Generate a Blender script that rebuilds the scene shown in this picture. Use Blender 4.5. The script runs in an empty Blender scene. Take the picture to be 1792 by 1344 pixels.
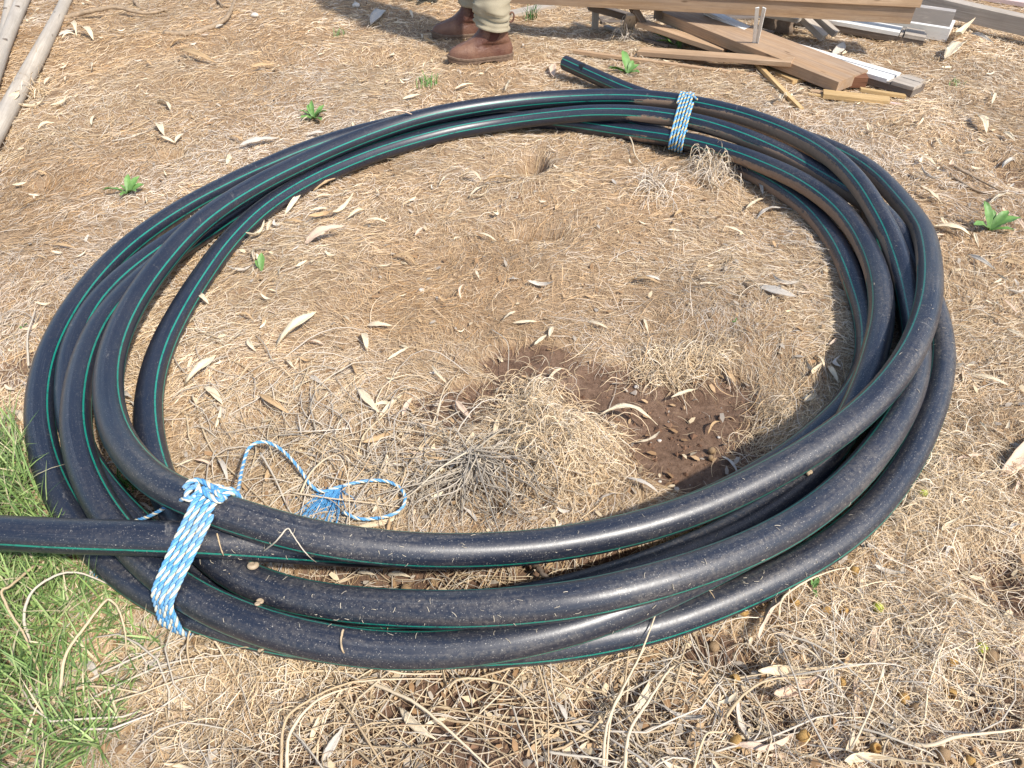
import bpy, bmesh, math, random
import numpy as np
from mathutils import Vector, Matrix

random.seed(7)
rng = np.random.default_rng(11)
scene = bpy.context.scene
COL = scene.collection

# ------------------------------------------------------------------ camera
F_PX, CX, CY, CAM_H, PITCH = 1250.0, 896.0, 672.0, 1.15, math.radians(42.8)
SP, CP = math.sin(PITCH), math.cos(PITCH)
cam_data = bpy.data.cameras.new('camera')
cam_data.sensor_width = 36.0
cam_data.lens = 36.0 * F_PX / 1792.0
cam_data.clip_start = 0.02
cam_data.clip_end = 500.0
cam = bpy.data.objects.new('camera', cam_data)
cam.location = (0, 0, CAM_H)
cam.rotation_euler = (math.pi / 2 - PITCH, 0, 0)
COL.objects.link(cam)
scene.camera = cam

# ------------------------------------------------------------------ world + sun
SUN_AZ = Vector((0.74, -0.67, 0)).normalized()       # horizontal direction towards the sun
SUN_EL = math.radians(50)
world = bpy.data.worlds.new('World')
scene.world = world
world.use_nodes = True
wn = world.node_tree.nodes
bg = wn['Background']
sky = wn.new('ShaderNodeTexSky')
sky.sky_type = 'NISHITA'
sky.sun_disc = False
sky.sun_elevation = SUN_EL
sky.sun_rotation = math.atan2(SUN_AZ.x, SUN_AZ.y)
sky.dust_density = 1.4
sky.air_density = 1.0
world.node_tree.links.new(sky.outputs[0], bg.inputs[0])
bg.inputs[1].default_value = 0.15
sun_data = bpy.data.lights.new('sun', 'SUN')
sun_data.energy = 3.6
sun_data.angle = math.radians(2.2)
sun_data.color = (1.0, 0.945, 0.86)
sun = bpy.data.objects.new('sun', sun_data)
sd = Vector((SUN_AZ.x * math.cos(SUN_EL), SUN_AZ.y * math.cos(SUN_EL), math.sin(SUN_EL)))
sun.rotation_euler = sd.to_track_quat('Z', 'Y').to_euler()
sun.location = sd * 30
COL.objects.link(sun)
scene.view_settings.view_transform = 'Standard'
scene.view_settings.look = 'None'
scene.view_settings.gamma = 1.0
scene.view_settings.use_curve_mapping = False
scene.view_settings.exposure = 0.54

# ------------------------------------------------------------------ helpers
def G(px, py, z=0.0):
    """photo pixel -> point on the level plane at height z"""
    u = (px - CX) / F_PX; v = (py - CY) / F_PX
    d = (u, CP - v * SP, -SP - v * CP)
    t = (CAM_H - z) / (-d[2])
    return Vector((d[0] * t, d[1] * t, CAM_H + d[2] * t))

def GA(px, py):
    u = (px - CX) / F_PX; v = (py - CY) / F_PX
    t = CAM_H / (SP + v * CP)
    return u * t, (CP - v * SP) * t

_lat = {}
def vn(x, y, freq, seed):
    """smooth value noise, -1..1"""
    if seed not in _lat:
        _lat[seed] = np.random.default_rng(seed).uniform(-1, 1, (256, 256))
    L = _lat[seed]
    x = np.asarray(x, float) * freq + 57.3; y = np.asarray(y, float) * freq + 91.7
    xi = np.floor(x).astype(int); yi = np.floor(y).astype(int)
    fx = x - xi; fy = y - yi
    fx = fx * fx * (3 - 2 * fx); fy = fy * fy * (3 - 2 * fy)
    a = L[xi & 255, yi & 255]; b = L[(xi + 1) & 255, yi & 255]
    c = L[xi & 255, (yi + 1) & 255]; d = L[(xi + 1) & 255, (yi + 1) & 255]
    return (a * (1 - fx) + b * fx) * (1 - fy) + (c * (1 - fx) + d * fx) * fy

def props(o, label=None, cat=None, group=None, kind=None):
    if label: o['label'] = label
    if cat: o['category'] = cat
    if group: o['group'] = group
    if kind: o['kind'] = kind
    return o

def link(o, parent=None):
    COL.objects.link(o)
    if parent is not None: o.parent = parent
    return o

def empty(name, loc=(0, 0, 0)):
    o = bpy.data.objects.new(name, None)
    o.location = loc
    o.empty_display_size = 0.05
    return link(o)

def mesh_np(name, V, Fq, mat=None, smooth=True, col=None, uv=None):
    """V (n,3), Fq (m,k) -> mesh"""
    V = np.asarray(V, np.float32); Fq = np.asarray(Fq, np.int32)
    me = bpy.data.meshes.new(name)
    m, k = Fq.shape
    me.vertices.add(len(V)); me.vertices.foreach_set('co', V.ravel())
    me.loops.add(m * k); me.loops.foreach_set('vertex_index', Fq.ravel())
    me.polygons.add(m)
    me.polygons.foreach_set('loop_start', np.arange(0, m * k, k, dtype=np.int32))
    me.update(calc_edges=True)
    me.polygons.foreach_set('use_smooth', np.full(m, bool(smooth)))
    if col is not None:
        a = me.attributes.new('tint', 'FLOAT_COLOR', 'POINT')
        c4 = np.ones((len(V), 4), np.float32); c4[:, :3] = col
        a.data.foreach_set('color', c4.ravel())
    if uv is not None:
        l = me.uv_layers.new(name='UVMap')
        l.data.foreach_set('uv', np.asarray(uv, np.float32)[Fq.ravel()].ravel())
    me.validate()
    if mat: me.materials.append(mat)
    return me

def obj(name, me, parent=None):
    o = bpy.data.objects.new(name, me)
    return link(o, parent)

def from_bm(name, bm, mat, smooth=False, parent=None):
    me = bpy.data.meshes.new(name)
    bm.to_mesh(me); bm.free()
    for p in me.polygons: p.use_smooth = bool(smooth)
    if mat: me.materials.append(mat)
    return obj(name, me, parent)

def catmull(P, per):
    P = np.asarray(P, float)
    Q = np.vstack([2 * P[0] - P[1], P, 2 * P[-1] - P[-2]])
    out = []
    for i in range(1, len(Q) - 2):
        p0, p1, p2, p3 = Q[i - 1:i + 3]
        t = np.linspace(0, 1, per, endpoint=False)[:, None]
        out.append(0.5 * ((2 * p1) + (-p0 + p2) * t + (2 * p0 - 5 * p1 + 4 * p2 - p3) * t ** 2 + (-p0 + 3 * p1 - 3 * p2 + p3) * t ** 3))
    return np.vstack(out + [P[-1:]])

def frames(C):
    T = np.gradient(C, axis=0); T /= np.linalg.norm(T, axis=1)[:, None] + 1e-12
    I = np.zeros_like(T)
    ref = np.array([0, 0, 1.0]) if abs(T[0, 2]) < 0.9 else np.array([1.0, 0, 0])
    n = np.cross(ref, T[0]); n /= np.linalg.norm(n)
    for i in range(len(C)):
        n = n - T[i] * n.dot(T[i]); n /= np.linalg.norm(n) + 1e-12
        I[i] = n
    return T, I, np.cross(T, I)

def tube_np(C, rad, sides=6, cap=True, off=0):
    """tube round polyline C with radius array -> V,F (quads)"""
    C = np.asarray(C, float); n = len(C)
    rad = np.broadcast_to(np.asarray(rad, float), (n,))
    T, I, N = frames(C)
    a = np.linspace(0, 2 * math.pi, sides, endpoint=False)
    V = C[:, None] + rad[:, None, None] * (np.cos(a)[None, :, None] * I[:, None] + np.sin(a)[None, :, None] * N[:, None])
    V = V.reshape(-1, 3)
    i = np.arange(n - 1)[:, None]; j = np.arange(sides)[None]
    jj = (j + 1) % sides
    Fq = np.stack([i * sides + j, i * sides + jj, (i + 1) * sides + jj, (i + 1) * sides + j], -1).reshape(-1, 4)
    if cap:
        V = np.vstack([V, C[:1] - T[:1] * rad[0] * .3, C[-1:] + T[-1:] * rad[-1] * .3])
        a0, a1 = n * sides, n * sides + 1
        jx = np.arange(sides); jn = (jx + 1) % sides
        c0 = np.stack([np.full(sides, a0), jn, jx, jx], -1)
        c1 = np.stack([np.full(sides, a1), (n - 1) * sides + jx, (n - 1) * sides + jn, (n - 1) * sides + jn], -1)
        # degenerate quads are avoided: pair neighbouring cap triangles into quads
        k = sides // 2 * 2
        q0 = [[a0, (2 * q + 2) % sides, 2 * q + 1, 2 * q] for q in range(k // 2)]
        q1 = [[a1, (n - 1) * sides + 2 * q, (n - 1) * sides + 2 * q + 1, (n - 1) * sides + (2 * q + 2) % sides] for q in range(k // 2)]
        Fq = np.vstack([Fq, q0, q1])
    return V, Fq + off

def merge(parts):
    Vs, Fs, n = [], [], 0
    for V, Fq in parts:
        Vs.append(V); Fs.append(Fq + n); n += len(V)
    return np.vstack(Vs), np.vstack(Fs)

# ------------------------------------------------------------------ materials
class NT:
    def __init__(s, name):
        s.m = bpy.data.materials.new(name); s.m.use_nodes = True
        s.t = s.m.node_tree; s.n = s.t.nodes; s.b = s.n['Principled BSDF']
    def add(s, typ, **kw):
        nd = s.n.new(typ)
        for k, v in kw.items():
            if k.startswith('i_'):
                nd.inputs[k[2:].replace('_', ' ')].default_value = v
            else: setattr(nd, k, v)
        return nd
    def l(s, a, b): s.t.links.new(a, b)
    def ramp(s, fac, stops, interp='LINEAR'):
        r = s.n.new('ShaderNodeValToRGB'); r.color_ramp.interpolation = interp
        e = r.color_ramp.elements
        while len(e) < len(stops): e.new(0.5)
        for x, (p, c) in zip(e, stops):
            x.position = p; x.color = (c, c, c, 1) if isinstance(c, (int, float)) else (*c, 1)
        s.l(fac, r.inputs[0]); return r.outputs[0]
    def noise(s, vec, scale, detail=4, rough=.6, dist=0):
        n = s.n.new('ShaderNodeTexNoise')
        n.inputs['Scale'].default_value = scale; n.inputs['Detail'].default_value = detail
        n.inputs['Roughness'].default_value = rough; n.inputs['Distortion'].default_value = dist
        if vec is not None: s.l(vec, n.inputs['Vector'])
        return n.outputs['Fac']
    def mix(s, fac, a, b, blend='MIX'):
        n = s.n.new('ShaderNodeMix'); n.data_type = 'RGBA'; n.blend_type = blend
        for sock, v in ((n.inputs[0], fac), (n.inputs[6], a), (n.inputs[7], b)):
            if isinstance(v, (int, float)): sock.default_value = v
            elif isinstance(v, tuple): sock.default_value = (*v, 1)
            else: s.l(v, sock)
        return n.outputs[2]
    def math(s, op, a, b=None, clamp=False):
        n = s.n.new('ShaderNodeMath'); n.operation = op; n.use_clamp = clamp
        for sock, v in zip(n.inputs, (a, b)):
            if v is None: continue
            if isinstance(v, (int, float)): sock.default_value = v
            else: s.l(v, sock)
        return n.outputs[0]
    def bump(s, h, strength, dist, prev=None):
        n = s.n.new('ShaderNodeBump'); n.inputs['Strength'].default_value = strength
        n.inputs['Distance'].default_value = dist; s.l(h, n.inputs['Height'])
        if prev is not None: s.l(prev, n.inputs['Normal'])
        return n.outputs[0]
    def coord(s, which='Object'): return s.n.new('ShaderNodeTexCoord').outputs[which]
    def mapping(s, vec, scale=(1, 1, 1), rot=(0, 0, 0)):
        n = s.n.new('ShaderNodeMapping'); n.inputs['Scale'].default_value = scale
        n.inputs['Rotation'].default_value = rot; s.l(vec, n.inputs['Vector']); return n.outputs[0]
    def done(s, color=None, rough=.7, normal=None, spec=None):
        b = s.b
        if color is not None:
            if isinstance(color, tuple): b.inputs['Base Color'].default_value = (*color, 1)
            else: s.l(color, b.inputs['Base Color'])
        if isinstance(rough, (int, float)): b.inputs['Roughness'].default_value = rough
        else: s.l(rough, b.inputs['Roughness'])
        if normal is not None: s.l(normal, b.inputs['Normal'])
        if spec is not None: b.inputs['Specular IOR Level'].default_value = spec
        return s.m

def mat_ground():
    t = NT('ground_earth'); P = t.coord('Object')
    soil_at = t.add('ShaderNodeAttribute', attribute_name='soil').outputs['Fac']
    n1 = t.noise(P, 9, 5, .65); n2 = t.noise(P, 60, 5, .7); n3 = t.noise(P, 330, 3, .7)
    soil = t.ramp(n1, [(.3, (.165, .10, .066)), (.55, (.23, .148, .10)), (.75, (.29, .195, .137))])
    soil = t.mix(t.ramp(n2, [(.35, 1), (.6, 0)]), soil, (.125, .076, .05))
    soil = t.mix(t.ramp(n3, [(.62, 0), (.72, .7)]), soil, (.38, .25, .165))
    st = t.noise(t.mapping(P, (14, 150, 40), (0, 0, .5)), 1, 5, .7, 1.2)
    st2 = t.noise(t.mapping(P, (130, 18, 40), (0, 0, .9)), 1, 5, .7, 1.0)
    fib = t.math('ADD', t.math('MULTIPLY', st, .5), t.math('MULTIPLY', st2, .5))
    th = t.ramp(fib, [(.33, (.18, .115, .07)), (.48, (.34, .235, .145)), (.6, (.47, .345, .225)), (.72, (.58, .455, .32))])
    big = t.noise(P, 2.3, 4, .6)
    th = t.mix(t.ramp(big, [(.4, 0), (.65, .5)]), th, (.34, .215, .12))
    edge = t.math('ADD', soil_at, t.math('MULTIPLY', t.math('SUBTRACT', n2, .5), .9))
    fac = t.ramp(edge, [(.35, 0), (.6, 1)])
    c = t.mix(fac, th, soil)
    h = t.math('ADD', t.math('MULTIPLY', n2, .6), t.math('MULTIPLY', n3, .4))
    nb = t.bump(h, .8, .008); nb = t.bump(fib, .6, .006, nb)
    return t.done(c, .95, nb, .1)

def mat_tint(name, rough=.75, spec=.25, trans=0.0):
    t = NT(name)
    a = t.add('ShaderNodeAttribute', attribute_name='tint').outputs['Color']
    t.done(a, rough, None, spec)
    if trans: t.b.inputs['Subsurface Weight'].default_value = 0
    return t.m

def mat_wood(name, dark, mid, light, grey=0.0, knots=True):
    t = NT(name); P = t.coord('Object')
    inf = t.add('ShaderNodeObjectInfo').outputs['Random']
    off = t.add('ShaderNodeVectorMath', operation='ADD')
    t.l(P, off.inputs[0])
    cmb = t.add('ShaderNodeCombineXYZ'); t.l(t.math('MULTIPLY', inf, 30), cmb.inputs[0]); t.l(t.math('MULTIPLY', inf, 7), cmb.inputs[1])
    t.l(cmb.outputs[0], off.inputs[1]); P = off.outputs[0]
    g = t.noise(t.mapping(P, (2.0, 38, 38)), 1, 6, .7, 1.2)
    g2 = t.noise(t.mapping(P, (9, 330, 330)), 1, 3, .6)
    big = t.noise(t.mapping(P, (3, 8, 8)), 1, 3, .5)
    c = t.ramp(g, [(.28, dark), (.5, mid), (.72, light)])
    c = t.mix(t.ramp(g2, [(.38, .55), (.55, 0)]), c, dark)
    c = t.mix(t.ramp(big, [(.42, 0), (.7, .55)]), c, tuple(.75 * x for x in mid))
    if grey: c = t.mix(t.math('MULTIPLY', t.ramp(t.noise(t.mapping(P, (2, 20, 20)), 1, 5), [(.35, 0), (.6, 1)]), grey), c, (.30, .28, .26))
    ck = t.noise(t.mapping(P, (1.4, 26, 26)), 1, 4, .6, 2.0)
    c = t.mix(t.ramp(ck, [(.655, 0), (.69, .75)]), c, tuple(.35 * x for x in dark))
    vo = t.add('ShaderNodeTexVoronoi'); vo.inputs['Scale'].default_value = 1.0; t.l(t.mapping(P, (5, 16, 16)), vo.inputs['Vector'])
    c = t.mix(t.ramp(vo.outputs['Distance'], [(.05, .8), (.11, 0)]), c, tuple(.45 * x for x in dark))
    dirt = t.noise(P, 14, 5, .7)
    c = t.mix(t.ramp(dirt, [(.5, 0), (.75, .4)]), c, tuple(.6 * x for x in mid))
    nb = t.bump(g, .35, .003); nb = t.bump(g2, .3, .0012, nb)
    return t.done(c, .78, nb, .2)

def mat_paintwood(name, paint, wood, amount=.5):
    t = NT(name); P = t.coord('Object')
    g = t.noise(t.mapping(P, (6, 70, 70)), 1, 5, .7, .5)
    f = t.ramp(g, [(amount - .07, 1), (amount + .05, 0)])
    p2 = t.mix(t.noise(P, 20, 4), paint, tuple(.86 * x for x in paint))
    c = t.mix(f, p2, wood)
    return t.done(c, .6, t.bump(g, .3, .002), .35)

def mat_leaf(name, a, b, spot):
    t = NT(name); P = t.coord('Object')
    inf = t.add('ShaderNodeObjectInfo').outputs['Random']
    n = t.noise(t.mapping(P, (6, 24, 10)), 1, 4, .6, .4)
    c = t.mix(n, a, b)
    c = t.mix(t.math('MULTIPLY', inf, .45), c, tuple(.8 * x for x in a))
    s = t.noise(P, 26, 3, .6)
    c = t.mix(t.ramp(s, [(.66, 0), (.74, .55)]), c, spot)
    t.done(c, .62, t.bump(n, .3, .02), .3)
    return t.m

def mat_plain(name, color, rough=.7, spec=.3, var=.25, scale=40, bump=.2, dist=.002):
    t = NT(name); P = t.coord('Object')
    n = t.noise(P, scale, 5, .65)
    c = t.mix(t.ramp(n, [(.3, 0), (.7, 1)]), tuple(x * (1 - var) for x in color), tuple(min(1, x * (1 + var)) for x in color))
    return t.done(c, rough, t.bump(n, bump, dist), spec)

M = {}
M['ground'] = mat_ground()
M['straw'] = mat_tint('dry_straw', .72, .3)
M['grass'] = mat_tint('green_grass', .55, .35)
M['clod'] = mat_tint('soil_crumbs', .95, .1)
M['wood_brown'] = mat_wood('weathered_brown_timber', (.21, .125, .07), (.35, .225, .125), (.46, .31, .185), .25)
M['wood_tan'] = mat_wood('tan_sawn_timber', (.27, .165, .09), (.42, .27, .155), (.53, .365, .225), .3)
M['wood_pale'] = mat_wood('pale_raw_timber', (.33, .20, .11), (.50, .335, .20), (.62, .45, .29), .12)
M['wood_grey'] = mat_wood('grey_weathered_timber', (.30, .245, .19), (.48, .41, .33), (.62, .55, .46), .2)
M['wood_yellow'] = mat_wood('yellow_split_timber', (.36, .22, .09), (.56, .38, .18), (.68, .50, .27))
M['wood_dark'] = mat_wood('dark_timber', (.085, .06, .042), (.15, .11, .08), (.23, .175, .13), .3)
M['wood_red'] = mat_wood('red_brown_timber', (.15, .065, .035), (.24, .11, .06), (.31, .16, .09))
M['paint_white'] = mat_paintwood('flaking_white_paint', (.80, .78, .73), (.40, .31, .23), .40)
M['paint_grey'] = mat_paintwood('worn_grey_paint', (.40, .36, .32), (.6, .55, .49), .42)
M['paint_pink'] = mat_paintwood('faded_pink_paint', (.72, .55, .50), (.5, .4, .33), .33)
M['leaf_cream'] = mat_leaf('dry_leaf_cream', (.78, .66, .47), (.68, .54, .36), (.34, .22, .11))
M['leaf_tan'] = mat_leaf('dry_leaf_tan', (.55, .39, .22), (.46, .30, .16), (.22, .13, .06))
M['leaf_grey'] = mat_leaf('dry_leaf_grey', (.62, .56, .47), (.52, .45, .37), (.22, .17, .12))
M['leaf_pink'] = mat_leaf('dry_leaf_pinkish', (.72, .55, .41), (.62, .45, .32), (.26, .15, .08))
M['pole'] = mat_wood('pale_stripped_pole', (.40, .33, .25), (.54, .47, .38), (.62, .56, .47), .3)
M['bark'] = mat_plain('dry_bark', (.34, .25, .165), .85, .2, .35, 60, .5, .003)
M['weed'] = mat_plain('weed_green', (.13, .25, .065), .5, .4, .3, 30, .2, .002)
M['weed_dark'] = mat_plain('weed_dark_green', (.06, .17, .035), .5, .4, .3, 30, .2, .002)
M['nut_orange'] = mat_plain('nut_orange', (.45, .27, .09), .7, .3, .4, 160, .5, .002)
M['nut_tan'] = mat_plain('nut_tan', (.30, .20, .11), .75, .3, .35, 200, .5, .002)
M['nut_green'] = mat_plain('nut_green', (.38, .42, .05), .5, .4, .3, 120, .3, .001)
M['snail'] = mat_plain('snail_shell', (.42, .32, .21), .5, .4, .35, 150, .2, .001)
M['stone'] = mat_plain('field_stone', (.24, .18, .135), .9, .2, .35, 22, .7, .006)

# ------------------------------------------------------------------ ground
def ell(px, py, rx, ry, k):
    c = G(px, py); dx = abs(G(px + rx, py).x - c.x); dy = 0.5 * (G(px, py - ry).y - G(px, py + ry).y)
    return (c.x, c.y, dx, dy, k)
SOIL = [ell(*a) for a in [
    (1200, 755, 120, 105, 1.0), (1090, 680, 150, 50, 1.0), (1270, 700, 60, 40, .8), (935, 636, 80, 34, .95), (850, 690, 70, 30, .8), (780, 712, 70, 40, .75), (690, 780, 80, 40, .5), (1250, 810, 60, 45, .9),
    (800, 840, 60, 36, .6), (700, 1260, 420, 80, .62), (1450, 1270, 380, 75, .55), (760, 1240, 180, 80, .95), (1080, 1235, 120, 70, .75), (930, 1310, 220, 60, .8), (1250, 1140, 90, 45, .9),
    (1750, 1015, 80, 65, .9), (1715, 1205, 75, 50, .9), (1340, 1245, 75, 50, .9), (600, 1190, 80, 60, .6), (520, 1290, 70, 50, .8),
    (900, 1012, 260, 42, 1.0), (1120, 985, 120, 40, .9), (620, 1005, 120, 30, .8), (45, 640, 50, 30, .55), (1580, 1290, 60, 30, .6), (320, 1250, 60, 40, .5), (936, 290, 24, 18, .8), (945, 412, 44, 11, .9), (300, 278, 22, 7, .8),
    (1345, 235, 60, 14, .5), (1780, 300, 40, 30, .5), (60, 160, 60, 20, .4), (240, 860, 60, 40, .6)]]
DENT = [ell(*a) for a in [
    (934, 288, 22, 20, -.10), (900, 285, 60, 24, -.02), (940, 408, 46, 10, -.06), (300, 277, 22, 8, -.08), (70, 330, 30, 12, -.03), (1770, 300, 45, 34, -.025), (1765, 1010, 26, 22, -.03),
    (860, 880, 30, 24, -.03), (700, 95, 60, 12, .02), (245, 80, 60, 16, .02), (880, 520, 200, 60, .018), (985, 800, 85, 60, .034), (1300, 560, 140, 120, .02),
    (1230, 300, 60, 30, .025), (560, 95, 60, 14, .02), (150, 300, 80, 30, .02), (600, 470, 150, 60, .015), (1000, 330, 140, 30, .02)]]

def blob(x, y, e):
    return np.exp(-(((x - e[0]) / e[2]) ** 2 + ((y - e[1]) / e[3]) ** 2) ** 1.5)

def soil_at(x, y):
    w = .13 * vn(x, y, 6, 301) + .07 * vn(x, y, 19, 302)
    m = np.zeros_like(np.asarray(x, float))
    for e in SOIL:
        d = np.sqrt(((x - e[0]) / e[2]) ** 2 + ((y - e[1]) / e[3]) ** 2)
        m = np.maximum(m, e[4] * np.clip((1.25 - d + 2.2 * w) / .5, 0, 1))
    m = np.maximum(m, .55 * np.clip(vn(x, y, 2.7, 305) * 1.6 - .75, 0, 1))
    return m

def height(x, y):
    x = np.asarray(x, float); y = np.asarray(y, float)
    h = .010 * vn(x, y, 2.2, 311) + .008 * vn(x, y, 6, 312) + .005 * vn(x, y, 17, 313) + .003 * vn(x, y, 45, 314)
    for e in DENT: h = h + e[4] * blob(x, y, e)
    h = h - .026 * soil_at(x, y)
    far = np.clip((np.hypot(x, y - 1.8) - 6) / 20, 0, 1)
    return h + far * .5 * vn(x, y, .06, 315) + .002

def axis(lo, hi, step, out_lo, out_hi):
    mid = np.arange(lo, hi, step)
    def grow(start, end, sgn):
        r = []; p = start; s = step
        while abs(p - start) < abs(end - start): s *= 1.18; p += sgn * s; r.append(p)
        return r
    return np.array(sorted(grow(lo, out_lo, -1) + list(mid) + grow(mid[-1], out_hi, 1)))
gx = axis(-3.4, 3.4, .0155, -120, 120); gy = axis(.1, 5.0, .0155, -120, 140)
XX, YY = np.meshgrid(gx, gy)
ZZ = height(XX, YY)
nx, ny = len(gx), len(gy)
ii = (np.arange(ny - 1)[:, None] * nx + np.arange(nx - 1)[None]).ravel()
gme = mesh_np('ground', np.stack([XX.ravel(), YY.ravel(), ZZ.ravel()], 1), np.stack([ii, ii + 1, ii + nx + 1, ii + nx], 1), M['ground'])
at = gme.attributes.new('soil', 'FLOAT', 'POINT')
at.data.foreach_set('value', soil_at(XX, YY).astype(np.float32).ravel())
ground = obj('ground', gme)
props(ground, 'dry matted earth with straw thatch and bare reddish soil patches', 'ground', kind='structure')

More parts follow.
